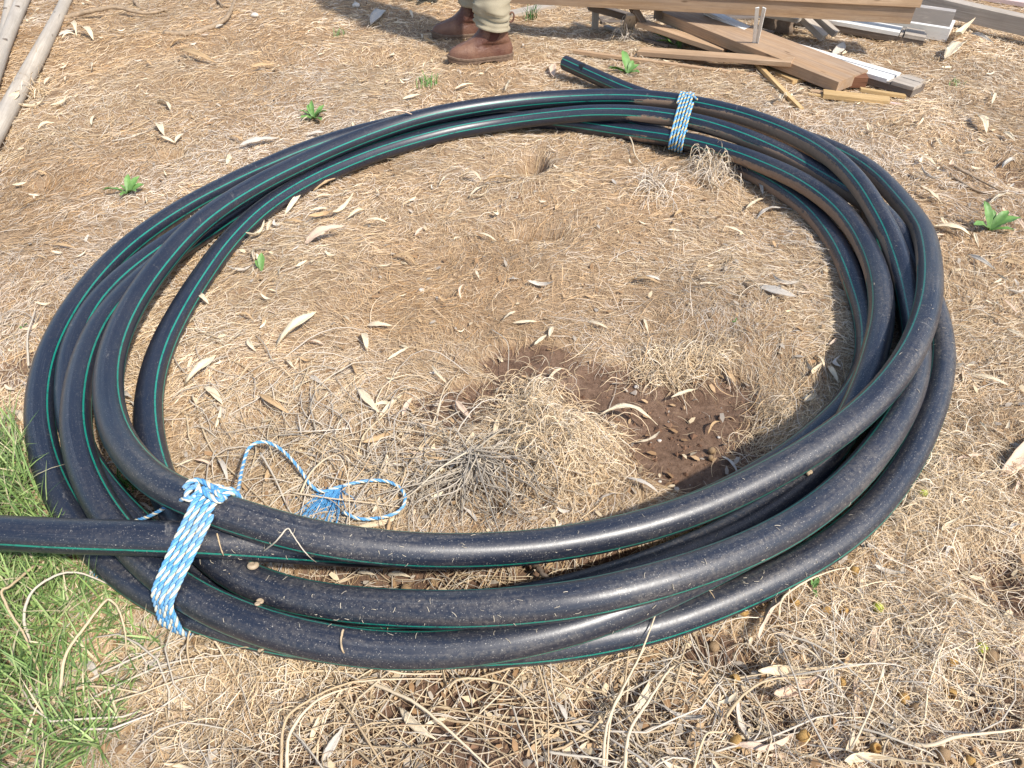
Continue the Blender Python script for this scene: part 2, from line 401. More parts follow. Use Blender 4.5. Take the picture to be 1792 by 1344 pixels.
# ------------------------------------------------------------------ poly pipe
R_PIPE = .0299
PIPE = np.array([(-1055,747,118),(-950,734,125),(-845,722,133),(-742,711,141),(-641,705,145),(-543,704,141),(-447,708,126),(-352,715,103),(-257,724,80),(-161,735,61),(-64,747,46),(34,762,37),(132,782,31),(228,809,29),(322,843,28),(413,886,28),(499,936,29),(582,993,29),(659,1057,28),(731,1125,28),(793,1199,28),(844,1280,28),(881,1370,28),(908,1466,28),(926,1565,28),(940,1666,29),(949,1766,29),(950,1865,28),(941,1963,28),(918,2059,28),(880,2152,28),(830,2240,28),(773,2323,28),(710,2402,29),(643,2476,30),(570,2545,31),(493,2607,32),(410,2663,33),(323,2708,34),(231,2743,35),(136,2763,36),(39,2769,36),(-58,2761,36),(-152,2738,34),(-244,2703,33),(-332,2658,31),(-417,2605,30),(-498,2546,29),(-575,2480,29),(-646,2410,28),(-712,2334,28),(-772,2254,28),(-827,2170,28),(-877,2083,28),(-924,1993,28),(-967,1900,29),(-1007,1804,31),(-1041,1704,35),(-1065,1604,39),(-1075,1504,42),(-1071,1406,42),(-1053,1311,41),(-1023,1220,37),(-985,1133,32),(-936,1050,29),(-877,972,28),(-808,899,28),(-734,832,29),(-654,769,29),(-570,715,28),(-481,674,28),(-386,648,28),(-288,634,29),(-188,630,29),(-89,636,30),(11,652,30),(109,676,30),(205,707,30),(298,745,29),(389,787,30),(475,835,32),(553,888,39),(621,947,51),(680,1011,67),(732,1083,81),(781,1161,89),(828,1245,92),(874,1333,91),(915,1427,88),(949,1526,83),(974,1626,78),(988,1725,76),(989,1821,79),(974,1915,85),(943,2007,89),(897,2097,91),(841,2184,88),(777,2267,84),(706,2345,77),(630,2418,68),(550,2485,57),(467,2546,44),(382,2601,34),(293,2647,29),(199,2681,28),(103,2699,30),(7,2702,32),(-89,2689,33),(-181,2661,34),(-270,2621,34),(-356,2571,33),(-438,2513,33),(-515,2449,33),(-588,2379,33),(-655,2304,33),(-717,2224,34),(-773,2140,35),(-823,2052,36),(-870,1962,37),(-912,1871,38),(-949,1779,40),(-978,1685,44),(-999,1589,50),(-1009,1490,58),(-1006,1389,67),(-990,1287,74),(-963,1185,80),(-927,1087,86),(-884,995,90),(-833,911,89),(-774,834,86),(-708,765,84),(-636,702,86),(-558,646,91),(-475,601,95),(-385,567,96),(-291,545,94),(-192,535,90),(-92,538,88),(6,552,89),(100,576,89),(190,610,88),(276,652,83),(362,699,74),(448,749,65),(533,801,55),(614,860,47),(689,926,41),(758,1000,36),(821,1078,33),(879,1159,30),(932,1243,29),(977,1329,28),(1011,1419,28),(1033,1512,28),(1046,1609,29),(1058,1709,28),(1077,1810,28),(1103,1910,29),(1126,2010,30),(1137,2108,32),(1134,2204,35),(1116,2296,37),(1083,2382,41),(1035,2461,44),(974,2533,48),(903,2599,51),(826,2660,53),(744,2717,52),(659,2769,50),(571,2815,45),(479,2849,41),(384,2872,38),(286,2881,35),(187,2880,33),(88,2869,32),(-10,2849,31),(-106,2822,29),(-201,2789,29),(-293,2749,28),(-382,2702,29),(-468,2647,30),(-550,2588,33),(-629,2523,35),(-702,2455,36),(-770,2382,36),(-834,2305,35),(-894,2224,36),(-950,2140,36),(-1001,2053,37),(-1046,1963,37),(-1083,1871,37),(-1111,1776,37),(-1130,1680,35),(-1139,1583,33),(-1139,1486,31),(-1130,1388,29),(-1111,1291,28),(-1080,1195,28),(-1039,1102,28),(-988,1014,29),(-929,930,29),(-863,852,30),(-791,781,29),(-711,720,29),(-624,668,29),(-532,626,31),(-435,596,34),(-337,576,36),(-237,567,35),(-137,565,32),(-36,567,29),(63,575,28),(161,591,28),(257,615,28),(350,649,28),(442,689,28),(531,734,28),(617,787,28),(696,848,29),(768,918,29),(835,994,29),(897,1075,28),(954,1158,28),(1005,1245,28),(1047,1336,30),(1078,1429,33),(1098,1523,39),(1108,1616,48),(1110,1708,61),(1105,1799,76),(1093,1890,84),(1069,1983,83),(1031,2074,82),(979,2162,87),(917,2245,96),(849,2321,103),(779,2390,107),(704,2453,109),(625,2508,108),(542,2553,104),(454,2588,100),(363,2613,93),(268,2630,84),(171,2641,71),(73,2644,59),(-23,2636,49),(-117,2615,43),(-208,2581,40),(-295,2535,38),(-378,2481,37),(-456,2418,38),(-529,2350,38),(-598,2276,38),(-660,2197,39),(-715,2114,39),(-760,2027,39),(-795,1936,38),(-821,1841,36),(-838,1745,35),(-848,1646,34),(-854,1546,34),(-855,1444,35),(-850,1342,36),(-835,1241,38),(-809,1142,40),(-771,1046,44),(-723,953,49),(-666,866,58),(-602,788,70),(-533,720,81),(-457,666,88),(-371,629,96),(-278,605,107),(-180,588,122),(-82,578,136),(14,578,146),(109,588,151),(204,612,149),(298,646,142),(391,689,132),(480,741,121),(564,801,113),(642,867,107),(714,939,103),(779,1013,100),(838,1090,96),(888,1170,93),(929,1254,90),(964,1344,87),(993,1438,86),(1018,1536,89),(1036,1635,96),(1046,1734,107),(1047,1832,119),(1043,1929,131),(1031,2026,140),(1010,2124,145),(978,2220,145),(934,2313,142),(879,2399,139),(814,2478,136),(740,2547,132),(660,2606,128),(574,2654,123),(482,2691,118),(386,2716,112),(287,2729,106),(188,2731,101),(89,2722,98),(-8,2702,96),(-104,2673,95),(-197,2634,95),(-285,2587,96),(-368,2532,96),(-445,2470,95),(-517,2401,95),(-583,2327,96),(-645,2249,97),(-704,2167,98),(-759,2083,100),(-810,1995,101),(-853,1904,102),(-887,1811,102),(-910,1716,101),(-924,1618,100),(-932,1519,99),(-931,1417,100),(-921,1316,101),(-899,1216,104),(-864,1119,109),(-817,1027,117),(-758,941,130),(-688,864,146),(-610,798,165),(-523,748,181),(-433,712,184),(-340,691,171),(-246,684,153),(-150,686,136),(-53,696,121),(45,712,110),(143,734,104),(240,762,102),(334,797,103),(425,838,108),(513,885,115),(598,937,123),(679,995,132),(753,1059,140),(819,1128,147),(877,1201,150),(929,1279,151),(977,1361,149),(1022,1448,142),(1065,1540,132),(1105,1636,121),(1141,1736,109),(1168,1839,93),(1187,1941,77),(1199,2043,65),(1203,2142,57),(1195,2239,51),(1173,2333,45),(1134,2422,40),(1079,2505,35),(1010,2581,31),(933,2650,29),(850,2713,28),(766,2770,28),(683,2825,28),(603,2880,30),(527,2939,34),(454,3003,40),(384,3070,48),(314,3140,56),(245,3211,64),(231,3226,65)], float) / 1000.0
PC = catmull(PIPE, 3)
seg = np.linalg.norm(np.diff(PC, axis=0), axis=1)
PL = np.concatenate([[0], np.cumsum(seg)])
PD = np.stack([np.interp(np.linspace(0, PL[-1], 4000), PL, PC[:, i]) for i in range(3)], 1)   # dense samples for contacts

def mat_pipe():
    t = NT('black_polyethylene_pipe')
    uvn = t.add('ShaderNodeUVMap'); uvn.uv_map = 'UVMap'
    sep = t.add('ShaderNodeSeparateXYZ'); t.l(uvn.outputs[0], sep.inputs[0])
    L, V = sep.outputs[0], sep.outputs[1]          # metres along, turns round
    P = t.coord('Object')
    def band(center, half, soft=.003):
        d = t.math('ABSOLUTE', t.math('SUBTRACT', V, center))
        return t.ramp(t.math('SUBTRACT', 1.0, t.math('DIVIDE', d, half + soft)), [(0, 0), (.18, 1)])
    st = None
    for a in (0, 43, 180, 223):
        b = band(((a + 90) % 360) / 360.0, .0078)
        st = b if st is None else t.math('MAXIMUM', st, b)
    wear = t.noise(P, 45, 4, .7)
    st = t.math('MULTIPLY', st, t.ramp(wear, [(.30, .35), (.45, 1)]))
    base = t.mix(t.noise(P, 6, 3), (.008, .012, .024), (.013, .018, .033))
    c = t.mix(st, base, (.006, .235, .17))
    # faint ink-jet dashes along the crown
    ink = t.noise(t.mapping(uvn.outputs[0], (170, 620, 1)), 1, 1, .5)
    inkw = t.noise(t.mapping(uvn.outputs[0], (2.4, .1, 1)), 1, 2, .5)
    im = t.math('MULTIPLY', band((100 + 90) / 360, .012), t.math('MULTIPLY', t.ramp(ink, [(.53, 0), (.60, 1)]), t.ramp(inkw, [(.48, 0), (.55, .22)])))
    c = t.mix(im, c, (.30, .32, .34))
    # long scuffs
    sc = t.noise(t.mapping(uvn.outputs[0], (4, 90, 1)), 1, 5, .7, .5)
    c = t.mix(t.ramp(sc, [(.56, 0), (.72, .30)]), c, (.13, .14, .16))
    ring = t.noise(t.mapping(uvn.outputs[0], (26, 3, 1)), 1, 5, .75, .6)
    c = t.mix(t.ramp(ring, [(.64, 0), (.72, .45)]), c, (.26, .24, .21))
    # dust film + specks
    dn = t.noise(P, 3.2, 5, .65); df = t.noise(P, 130, 4, .75)
    dust_at = t.add('ShaderNodeAttribute', attribute_name='dust').outputs['Fac']
    dl = t.noise(t.mapping(uvn.outputs[0], (3.0, 14, 1)), 1, 5, .7, .4)
    patch = t.ramp(t.math('ADD', t.math('MULTIPLY', dn, .5), t.math('MULTIPLY', dl, .5)), [(.44, 0), (.60, 1)])
    grit = t.ramp(df, [(.40, .15), (.60, 1)])
    film = t.math('MULTIPLY', t.math('MULTIPLY', t.math('ADD', .03, t.math('MULTIPLY', patch, .50)), grit), dust_at, True)
    c = t.mix(film, c, (.19, .165, .14))
    spk = t.noise(P, 420, 2, .6)
    c = t.mix(t.math('MULTIPLY', t.ramp(spk, [(.64, 0), (.70, .85)]), t.math('ADD', .18, t.math('MULTIPLY', dust_at, .7))), c, (.46, .42, .36))
    # caked mud
    mud_at = t.add('ShaderNodeAttribute', attribute_name='mud').outputs['Fac']
    mn = t.noise(t.mapping(uvn.outputs[0], (7, 22, 1)), 1, 6, .72)
    mf = t.noise(P, 90, 4, .7)
    mud = t.ramp(t.math('ADD', mud_at, t.math('ADD', t.math('MULTIPLY', t.math('SUBTRACT', mn, .5), 1.3), t.math('MULTIPLY', t.math('SUBTRACT', mf, .5), .5))), [(.50, 0), (.62, 1)])
    c = t.mix(mud, c, t.mix(mf, (.20, .125, .078), (.33, .225, .15)))
    r = t.mix(film, t.mix(t.noise(P, 30, 4), (.29, .29, .29), (.44, .44, .44)), (.7, .7, .7))
    r = t.mix(mud, r, (.95, .95, .95))
    nb = t.bump(t.noise(P, 260, 3, .6), .12, .0012); nb = t.bump(mud, .5, .0015, nb)
    return t.done(c, r, nb, .7)
M['pipe'] = mat_pipe()
M['pipe_in'] = mat_plain('pipe_bore', (.012, .012, .013), .5, .4, .2)

def build_pipe():
    C = PC; n = len(C); S = 28
    T = np.gradient(C, axis=0); T /= np.linalg.norm(T, axis=1)[:, None]
    Z = np.array([0, 0, 1.0])
    I = np.cross(np.broadcast_to(Z, T.shape), T); I /= np.linalg.norm(I, axis=1)[:, None]
    N = np.cross(T, I)
    twist = math.radians(9) * np.sin(PL * .55) + math.radians(6) * np.sin(PL * 1.3 + 1) - math.radians(24) * np.exp(-(PL / 1.3) ** 2)
    ph = np.linspace(-math.pi / 2, 1.5 * math.pi, S + 1)
    a = ph[None] + twist[:, None]
    ring = np.cos(a)[..., None] * I[:, None] + np.sin(a)[..., None] * N[:, None]
    V = (C[:, None] + R_PIPE * ring).reshape(-1, 3)
    uv = np.stack([np.repeat(PL, S + 1), np.tile((ph + math.pi / 2) / (2 * math.pi), n)], 1)
    i = np.arange(n - 1)[:, None]; j = np.arange(S)[None]; w = S + 1
    Fq = np.stack([i * w + j, (i + 1) * w + j, (i + 1) * w + j + 1, i * w + j + 1], -1).reshape(-1, 4)[:, ::-1]
    me = mesh_np('pipe', V, Fq, M['pipe'], True, None, uv)
    # mud cakes the inner lower flank of the far-side strands beyond the timber side; dust everywhere else
    x, y = C[:, 0], C[:, 1]
    def zone(px, py, r):
        g = G(px, py); return np.clip(1.3 - np.hypot(x - g.x, y - g.y) / r, 0, 1)
    mz = np.maximum.reduce([zone(1340, 250, .40), zone(1440, 320, .42), zone(1520, 400, .38), zone(1570, 470, .30), zone(1150, 240, .14)])
    dz = .22 + .75 * np.maximum.reduce([zone(1450, 900, .5), zone(1250, 1060, .45), zone(1640, 640, .5), zone(1560, 350, .4), zone(420, 960, .3), zone(1600, 600, .5), zone(1640, 450, .4), zone(520, 1000, .32), zone(620, 1100, .35), zone(1540, 780, .45), zone(1300, 1000, .4), zone(850, 1060, .3)])
    ang = (a + math.pi) % (2 * math.pi) - math.pi            # 0 = inward, + = up
    flank = np.exp(-((ang - math.radians(-14)) / math.radians(40)) ** 2)
    mud = (mz[:, None] * flank * 1.18).ravel()
    dust = (dz[:, None] * (.75 + .25 * np.sin(ang))).ravel()
    for nm, arr in (('mud', mud), ('dust', dust)):
        at = me.attributes.new(nm, 'FLOAT', 'POINT'); at.data.foreach_set('value', arr.astype(np.float32))
    root = empty('pipe_coil', (0, 1.75, 0))
    props(root, 'coil of black poly water pipe with thin green stripes lying on dry ground', 'pipe coil')
    def child(nm, me):
        o = obj(nm, me, root); o.matrix_parent_inverse = Matrix.Translation((0, -1.75, 0)); return o
    child('pipe', me)
    for k, sg in ((0, 1), (n - 1, -1)):
        r0, r1 = R_PIPE, R_PIPE * .80
        aa = np.linspace(0, 2 * math.pi, 29)[:-1]
        d = np.cos(aa)[:, None] * I[k] + np.sin(aa)[:, None] * N[k]
        rings = [C[k] + r0 * d, C[k] - T[k] * sg * .001 + (r0 * .985) * d, C[k] - T[k] * sg * .001 + (r1 * 1.02) * d, C[k] + r1 * d, C[k] + T[k] * sg * .12 + r1 * d, C[k] + T[k] * sg * .12 + .001 * d]
        q = np.arange(28); qn = (q + 1) % 28
        Fm = np.vstack([np.stack([m * 28 + q, m * 28 + qn, (m + 1) * 28 + qn, (m + 1) * 28 + q], -1) for m in range(5)])
        child('cut_end', mesh_np('cut_end', np.vstack(rings), Fm, M['pipe_in'], False))
    return root
build_pipe()

def pipe_hit(px, py):
    """where the sight line through a photo pixel meets the pipe: point + outward normal"""
    u = (px - CX) / F_PX; v = (py - CY) / F_PX
    d = np.array([u, CP - v * SP, -SP - v * CP]); d /= np.linalg.norm(d)
    o = np.array([0, 0, CAM_H]); w = PD - o
    t = w @ d; q = w - t[:, None] * d; dist = np.linalg.norm(q, axis=1)
    hit = dist < R_PIPE * .98
    if not hit.any(): return None, None
    tt = np.where(hit, t - np.sqrt(np.maximum(R_PIPE ** 2 - dist ** 2, 0)), 9e9)
    k = int(tt.argmin()); p = o + d * tt[k]
    n = p - PD[k]; n /= np.linalg.norm(n)
    return Vector(p), Vector(n)

# ------------------------------------------------------------------ ropes
def mat_rope(name, a, b):
    t = NT(name); P = t.coord('Object')
    n = t.noise(P, 400, 3, .7); n2 = t.noise(P, 12, 3)
    c = t.mix(t.ramp(n, [(.35, 0), (.65, 1)]), a, b)
    c = t.mix(t.ramp(n2, [(.5, 0), (.75, .4)]), c, (.42, .40, .36))
    return t.done(c, .6, t.bump(n, .5, .0008), .3)
M['rope_blue'] = mat_rope('rope_blue', (.06, .26, .54), (.14, .40, .67))
M['rope_sky'] = mat_rope('rope_light_blue', (.10, .33, .62), (.26, .50, .72))
M['rope_cream'] = mat_rope('rope_cream', (.72, .66, .48), (.80, .76, .62))
M['rope_yellow'] = mat_rope('rope_yellow', (.62, .44, .12), (.70, .58, .30))

def twisted(path, R, pitch, phase=0.0):
    """three laid strands round a path -> list of (V,F)"""
    P = np.asarray(path, float)
    L = np.concatenate([[0], np.cumsum(np.linalg.norm(np.diff(P, axis=0), axis=1))])
    n = max(8, int(L[-1] / (pitch / 9)))
    s = np.linspace(0, L[-1], n)
    C = np.stack([np.interp(s, L, P[:, i]) for i in range(3)], 1)
    for _ in range(2): C[1:-1] = .25 * C[:-2] + .5 * C[1:-1] + .25 * C[2:]
    T, I, N = frames(C)
    out = []
    for k in range(3):
        a = 2 * math.pi * (s / pitch + k / 3) + phase
        H = C + R * .50 * (np.cos(a)[:, None] * I + np.sin(a)[:, None] * N)
        out.append(tube_np(H, R * .60, 6))
    return out

def hull2(P):
    P = sorted(map(tuple, P))
    def half(Q):
        h = []
        for p in Q:
            while len(h) > 1 and (h[-1][0] - h[-2][0]) * (p[1] - h[-2][1]) - (h[-1][1] - h[-2][1]) * (p[0] - h[-2][0]) <= 0: h.pop()
            h.append(p)
        return h
    a = half(P); b = half(P[::-1]); return np.array(a[:-1] + b[:-1])

def wrap_path(pa, pb, turns, Rr, offs=None, slack=None):
    """rope wound round every pipe strand that crosses the upright plane from pa to pb"""
    e1 = Vector((pb.x - pa.x, pb.y - pa.y, 0)); span = e1.length; e1.normalize()
    nrm = Vector((0, 0, 1)).cross(e1)
    res = []; ang = np.linspace(0, 2 * math.pi, 48, endpoint=False) + math.pi * .6
    hulls = []
    for k in range(turns + 1):
        o = np.array(pa) + np.array(nrm) * (offs[k] if offs else (k - turns / 2) * Rr * 2.12)
        rel = PD - o
        d = rel @ np.array(nrm); u = rel @ np.array(e1)
        pts = []
        for i in np.nonzero((d[:-1] * d[1:] < 0) & (u[:-1] > -.05) & (u[:-1] < span + .05))[0]:
            f = d[i] / (d[i] - d[i + 1]); p = rel[i] + f * (rel[i + 1] - rel[i])
            t = np.linspace(0, 2 * math.pi, 20, endpoint=False)
            tang = PD[i + 1] - PD[i]; tang /= np.linalg.norm(tang)
            st = 1 / max(.45, abs(tang @ np.array(nrm)))
            for q in t: pts.append((p @ np.array(e1) + (R_PIPE * st + Rr) * math.cos(q), PD[i][2] + (R_PIPE + Rr) * math.sin(q)))
        hulls.append((o, hull2(pts)))
    cen = np.mean([h.mean(0) for _, h in hulls], 0)
    loops = []
    for o, h in hulls:
        row = []
        for a in ang:
            dr = np.array([math.cos(a), math.sin(a)]); best = .05
            for p, q in zip(h, np.roll(h, -1, 0)):   # outline of the bundle
                e = q - p; den = dr[0] * e[1] - dr[1] * e[0]
                if abs(den) < 1e-12: continue
                w = p - cen; t = (w[0] * e[1] - w[1] * e[0]) / den; s = (w[0] * dr[1] - w[1] * dr[0]) / den
                if t > 0 and -1e-6 <= s <= 1 + 1e-6: best = max(best, t)
            uv = cen + dr * (best + (slack[len(loops)] if slack else 0))
            row.append(np.array([o[0], o[1], 0]) + np.array(e1) * uv[0] + np.array([0, 0, max(uv[1], .004)]))
        loops.append(np.array(row))
    path = []
    for k in range(turns):
        for i in range(len(ang)):
            f = i / len(ang); path.append(loops[k][i] * (1 - f) + loops[k + 1][i] * f)
    path.append(loops[turns][0])
    return np.array(path)

def fray(p, d, n, length, spread, mat, parent, thick=.0007):
    parts = []
    for _ in range(n):
        v = Vector(d).normalized() + Vector((random.gauss(0, spread), random.gauss(0, spread), random.gauss(0, spread * .6)))
        l = length * random.uniform(.5, 1.1)
        pts = [Vector(p), Vector(p) + v * l * .4, Vector(p) + v * l * .75 + Vector((random.gauss(0, .005), random.gauss(0, .005), -.004)), Vector(p) + v * l + Vector((random.gauss(0, .008), random.gauss(0, .008), -.012))]
        pts = [Vector((q.x, q.y, max(q.z, float(height(q.x, q.y)) + .003))) for q in pts]
        parts.append(tube_np(catmull(pts, 3), thick, 4, False))
    V, Fq = merge(parts)
    return obj('frayed_end', mesh_np('frayed_end', V, Fq, mat), parent)

def rope_tie(label, paths, mats, R, pitch):
    Rs = [R if i in (0, 3) or R is None else R * .74 for i in range(len(paths))]
    root = empty('rope_tie', tuple(paths[0].mean(0)))
    props(root, label, 'rope', 'rope ties round the pipe coil')
    sets = [[], [], []]
    for p, Rp in zip(paths, Rs):
        for k, vf in enumerate(twisted(p, Rp, pitch * Rp / R, random.random() * 6)): sets[k].append(vf)
    inv = Matrix.Translation(tuple(-paths[0].mean(0)))
    for k in range(3):
        V, Fq = merge(sets[k])
        o = obj('strand', mesh_np('strand', V, Fq, M[mats[k]]), root); o.matrix_parent_inverse = inv
    return root, inv

RR = .0046
w1 = wrap_path(pipe_hit(368, 872)[0], pipe_hit(288, 1042)[0], 5, RR, [-.0255, -.0165, -.0065, .0075, .0165, .026], [0, .003, .0005, .005, .001, .003])
def px_path(pts, per=8):
    P = []
    for a, b, z in pts:
        if z is None:                                # lies on the pipe
            p, n = pipe_hit(a, b); P.append(list(p + n * RR * 2.6) if p else P[-1])
        else: P.append(list(G(a, b, z)))
    return catmull(P, per)
topk, _n = pipe_hit(365, 866)
tail1 = px_path([(350, 872, None), (372, 868, None), (392, 878, None), (412, 872, .155), (424, 820, .075), (436, 784, .05), (460, 773, .04), (490, 785, .035), (520, 815, .03), (545, 850, .026), (565, 860, .024), (590, 853, .026), (630, 843, .024), (670, 841, .022), (698, 852, .020), (709, 872, .020), (700, 893, .020), (670, 905, .020), (630, 908, .020), (600, 896, .022)])
tail2 = px_path([(348, 874, None), (330, 876, None), (312, 880, .16), (290, 888, .135), (262, 903, .10), (235, 912, .075)])
knot = px_path([(330, 862, None), (336, 852, None), (352, 853, None), (370, 862, None), (384, 872, None), (396, 884, None), (380, 880, None), (360, 868, None), (344, 860, None), (332, 870, None), (340, 878, None), (352, 866, None), (345, 856, None)])
r1, inv1 = rope_tie('blue and cream twisted rope tie with a long loose tail on the dry straw', [w1, tail1, tail2, knot], ['rope_blue', 'rope_sky', 'rope_cream'], RR, .036)
for p_, d_, n_, l_, s_ in ((G(596, 852, .02), G(556, 905, .0) - G(596, 852, .02), 320, .085, .34), (G(176, 972, .03), G(177, 1000, .0) - G(176, 972, .03), 60, .035, .22), (G(236, 912, .07), G(225, 916, .05) - G(236, 912, .07), 20, .02, .3)):
    o = fray(p_, d_, n_, l_, s_, M['rope_blue'], r1); o.matrix_parent_inverse = inv1

w2 = wrap_path(pipe_hit(1203, 172)[0], pipe_hit(1186, 236)[0], 5, RR, [-.029, -.0185, -.0075, .004, .0155, .025], [0, .002, 0, .004, .001, .002])
knot2 = px_path([(1196, 172, None), (1206, 170, None), (1216, 174, None), (1222, 178, None), (1212, 172, None), (1202, 176, None), (1208, 180, None)])
tail3 = px_path([(1192, 246, .03), (1198, 252, .02), (1202, 262, .012)])
r2, inv2 = rope_tie('blue and yellow flecked rope tie round the coil facing the timber pile', [w2, knot2, tail3], ['rope_blue', 'rope_sky', 'rope_yellow'], RR * .95, .030)
o = fray(G(1202, 258, .014), G(1204, 275, .0) - G(1202, 258, .014), 50, .04, .3, M['rope_sky'], r2); o.matrix_parent_inverse = inv2

# ------------------------------------------------------------------ timber pile
def box_mesh(name, L, w, h, mat, warp=.002, chip=.0015, seed=0):
    """sawn board along +X: length L, width w (Y), height h (Z), centred, softened edges, slight bow"""
    r = np.random.default_rng(seed)
    n = max(6, int(L / .08)); b = min(.0012, w * .06, h * .06)
    prof = [(-w / 2 + b, -h / 2), (w / 2 - b, -h / 2), (w / 2, -h / 2 + b), (w / 2, h / 2 - b), (w / 2 - b, h / 2), (-w / 2 + b, h / 2), (-w / 2, h / 2 - b), (-w / 2, -h / 2 + b)]
    xs = np.linspace(-L / 2, L / 2, n)
    ph = r.uniform(0, 6.3, 4)
    V = []
    for i, x in enumerate(xs):
        dy = warp * math.sin(x * 2.1 + ph[0]); dz = warp * math.sin(x * 1.7 + ph[1])
        end = (i in (0, n - 1))
        for (y, z) in prof:
            j = r.normal(0, chip * (.25 if not end else .5), 3)
            V.append((x + (j[0] + (y * .04 * math.sin(ph[2]))) * (1 if end else 0), y + dy + j[1] * .5, z + dz + j[2] * .5))
    F = []
    for i in range(n - 1):
        for k in range(8):
            F.append((i * 8 + k, i * 8 + (k + 1) % 8, (i + 1) * 8 + (k + 1) % 8, (i + 1) * 8 + k))
    e = (n - 1) * 8
    for a in (0, e):
        q = [(7, 0, 1, 2), (6, 7, 2, 3), (5, 6, 3, 4)]
        for t in q:
            f = tuple(a + k for k in t); F.append(f if a == e else f[::-1])
    me = mesh_np(name, np.array(V), np.array(F)[:, ::-1], mat, False)
    bm = bmesh.new(); bm.from_mesh(me); bmesh.ops.recalc_face_normals(bm, faces=bm.faces); bm.to_mesh(me); bm.free()
    return me

_seed = [100]
def board_axis(name, A, B, w, h, mat, roll=0.0, parent=None, warp=.002):
    """board whose centre line runs A->B; w across (level), h upright"""
    A, B = Vector(A), Vector(B); X = (B - A); L = X.length; X.normalize()
    Y = Vector((0, 0, 1)).cross(X)
    if Y.length < .05: Y = Vector((0, 1, 0))
    Y.normalize(); Zv = X.cross(Y)
    m = Matrix((X, Y, Zv)).transposed().to_4x4(); m = m @ Matrix.Rotation(roll, 4, 'X')
    m.translation = (A + B) / 2
    _seed[0] += 1
    o = obj(name, box_mesh(name, L, w, h, M[mat], warp, seed=_seed[0]))
    if parent is not None:
        o.parent = parent; o.matrix_parent_inverse = parent.matrix_world.inverted()
    o.matrix_world = m
    return o

def board_edge(name, a, b, za, zb, h, d, mat, shift=(0, 0, 0), **kw):
    """board given by the photo pixels of its lower edge facing us, the height of that edge at each end, its height and depth"""
    A, B = G(*a, za) + Vector(shift), G(*b, zb) + Vector(shift)
    X = (B - A); X.z = 0; X.normalize(); back = Vector((-X.y, X.x, 0))
    if back.y < 0: back = -back
    off = back * d / 2 + Vector((0, 0, h / 2))
    return board_axis(name, A + off, B + off, d, h, mat, **kw)

TG = 'boards in the timber pile'
def T(o, label, cat='board'): return props(o, label, cat, TG)
T(board_edge('beam', (850, 4), (1592, 42), .165, .16, .070, .10, 'wood_brown'), 'long brown sawn beam, lower of the two stacked on top of the timber pile', 'beam')
T(board_edge('beam', (850, 4), (1597, 42), .165, .16, .050, .125, 'wood_pale', (0, -.013, .0715)), 'long pale sawn beam, upper of the two stacked on top of the timber pile', 'beam')
T(board_edge('plank', (900, 6), (1546, 40), .165, .16, .018, .10, 'wood_grey', (0, .004, .1235)), 'thin grey plank lying along the top of the pale upper beam', 'plank')
T(board_edge('plank', (1548, 40), (1586, 42), .165, .16, .020, .10, 'paint_white', (0, .004, .1235)), 'short whitish offcut on the end of the pale upper beam', 'offcut')
T(board_edge('beam', (1540, 3), (1900, 90), .055, .03, .075, .075, 'wood_grey'), 'long grey weathered beam reaching beyond the white board', 'beam')
T(board_edge('plank', (1690, -3), (1870, 25), .002, .002, .022, .26, 'paint_pink'), 'faded pink painted plank lying flat behind the grey weathered beam', 'plank')
T(board_edge('plank', (1400, 8), (1662, 47), .105, .10, .065, .045, 'paint_grey'), 'grey board on edge with a white painted rim on the white plank', 'board')
T(board_edge('plank', (1430, 36), (1656, 73), .012, .006, .060, .16, 'paint_white'), 'bright white painted plank lying under the grey board on edge', 'plank')

def batten(a, b, h, d, label, za=.0, zb=.0):
    """white grooved batten with a raw notched end"""
    A, B = G(*a, za), G(*b, zb); X = (B - A); L = X.length; X.normalize()
    Xf = Vector((X.x, X.y, 0)).normalized(); back = Vector((-Xf.y, Xf.x, 0))
    root = empty('grooved_batten', tuple((A + B) / 2)); T(root, label, 'batten')
    bpy.context.view_layer.update()
    def pc(nm, s0, s1, d0, d1, z0, z1, mat):
        o_ = back * (d0 + d1) / 2 + Vector((0, 0, (z0 + z1) / 2))
        return board_axis(nm, A + X * s0 + o_, A + X * s1 + o_, d1 - d0, z1 - z0, mat, parent=root, warp=0)
    e = .115; s = .022
    pc('base', 0, L, .002, d - .002, .001, h * .62, 'wood_dark')
    pc('rail', 0, L - e, 0, d * .56, h * .62, h, 'paint_white')
    pc('rail', 0, L - e, d * .66, d, h * .62, h * .98, 'paint_white')
    pc('end_block', L - e + s, L + .002, 0, d * .58, h * .62, h * .97, 'wood_grey')
    pc('end_block', L - e + s, L - .01, d * .63, d, h * .62, h * .97, 'wood_grey')
    pc('cross_strip', L - e + .004, L - e + s * .75, -.002, d + .001, h * .62, h * .82, 'wood_grey')
batten((1370, 40), (1612, 84), .050, .11, 'white grooved batten with a raw notched end under the stacked beams', .02, 0)
batten((1350, 98), (1592, 171), .045, .12, 'white grooved batten with a raw notched end beside the thick brown plank')

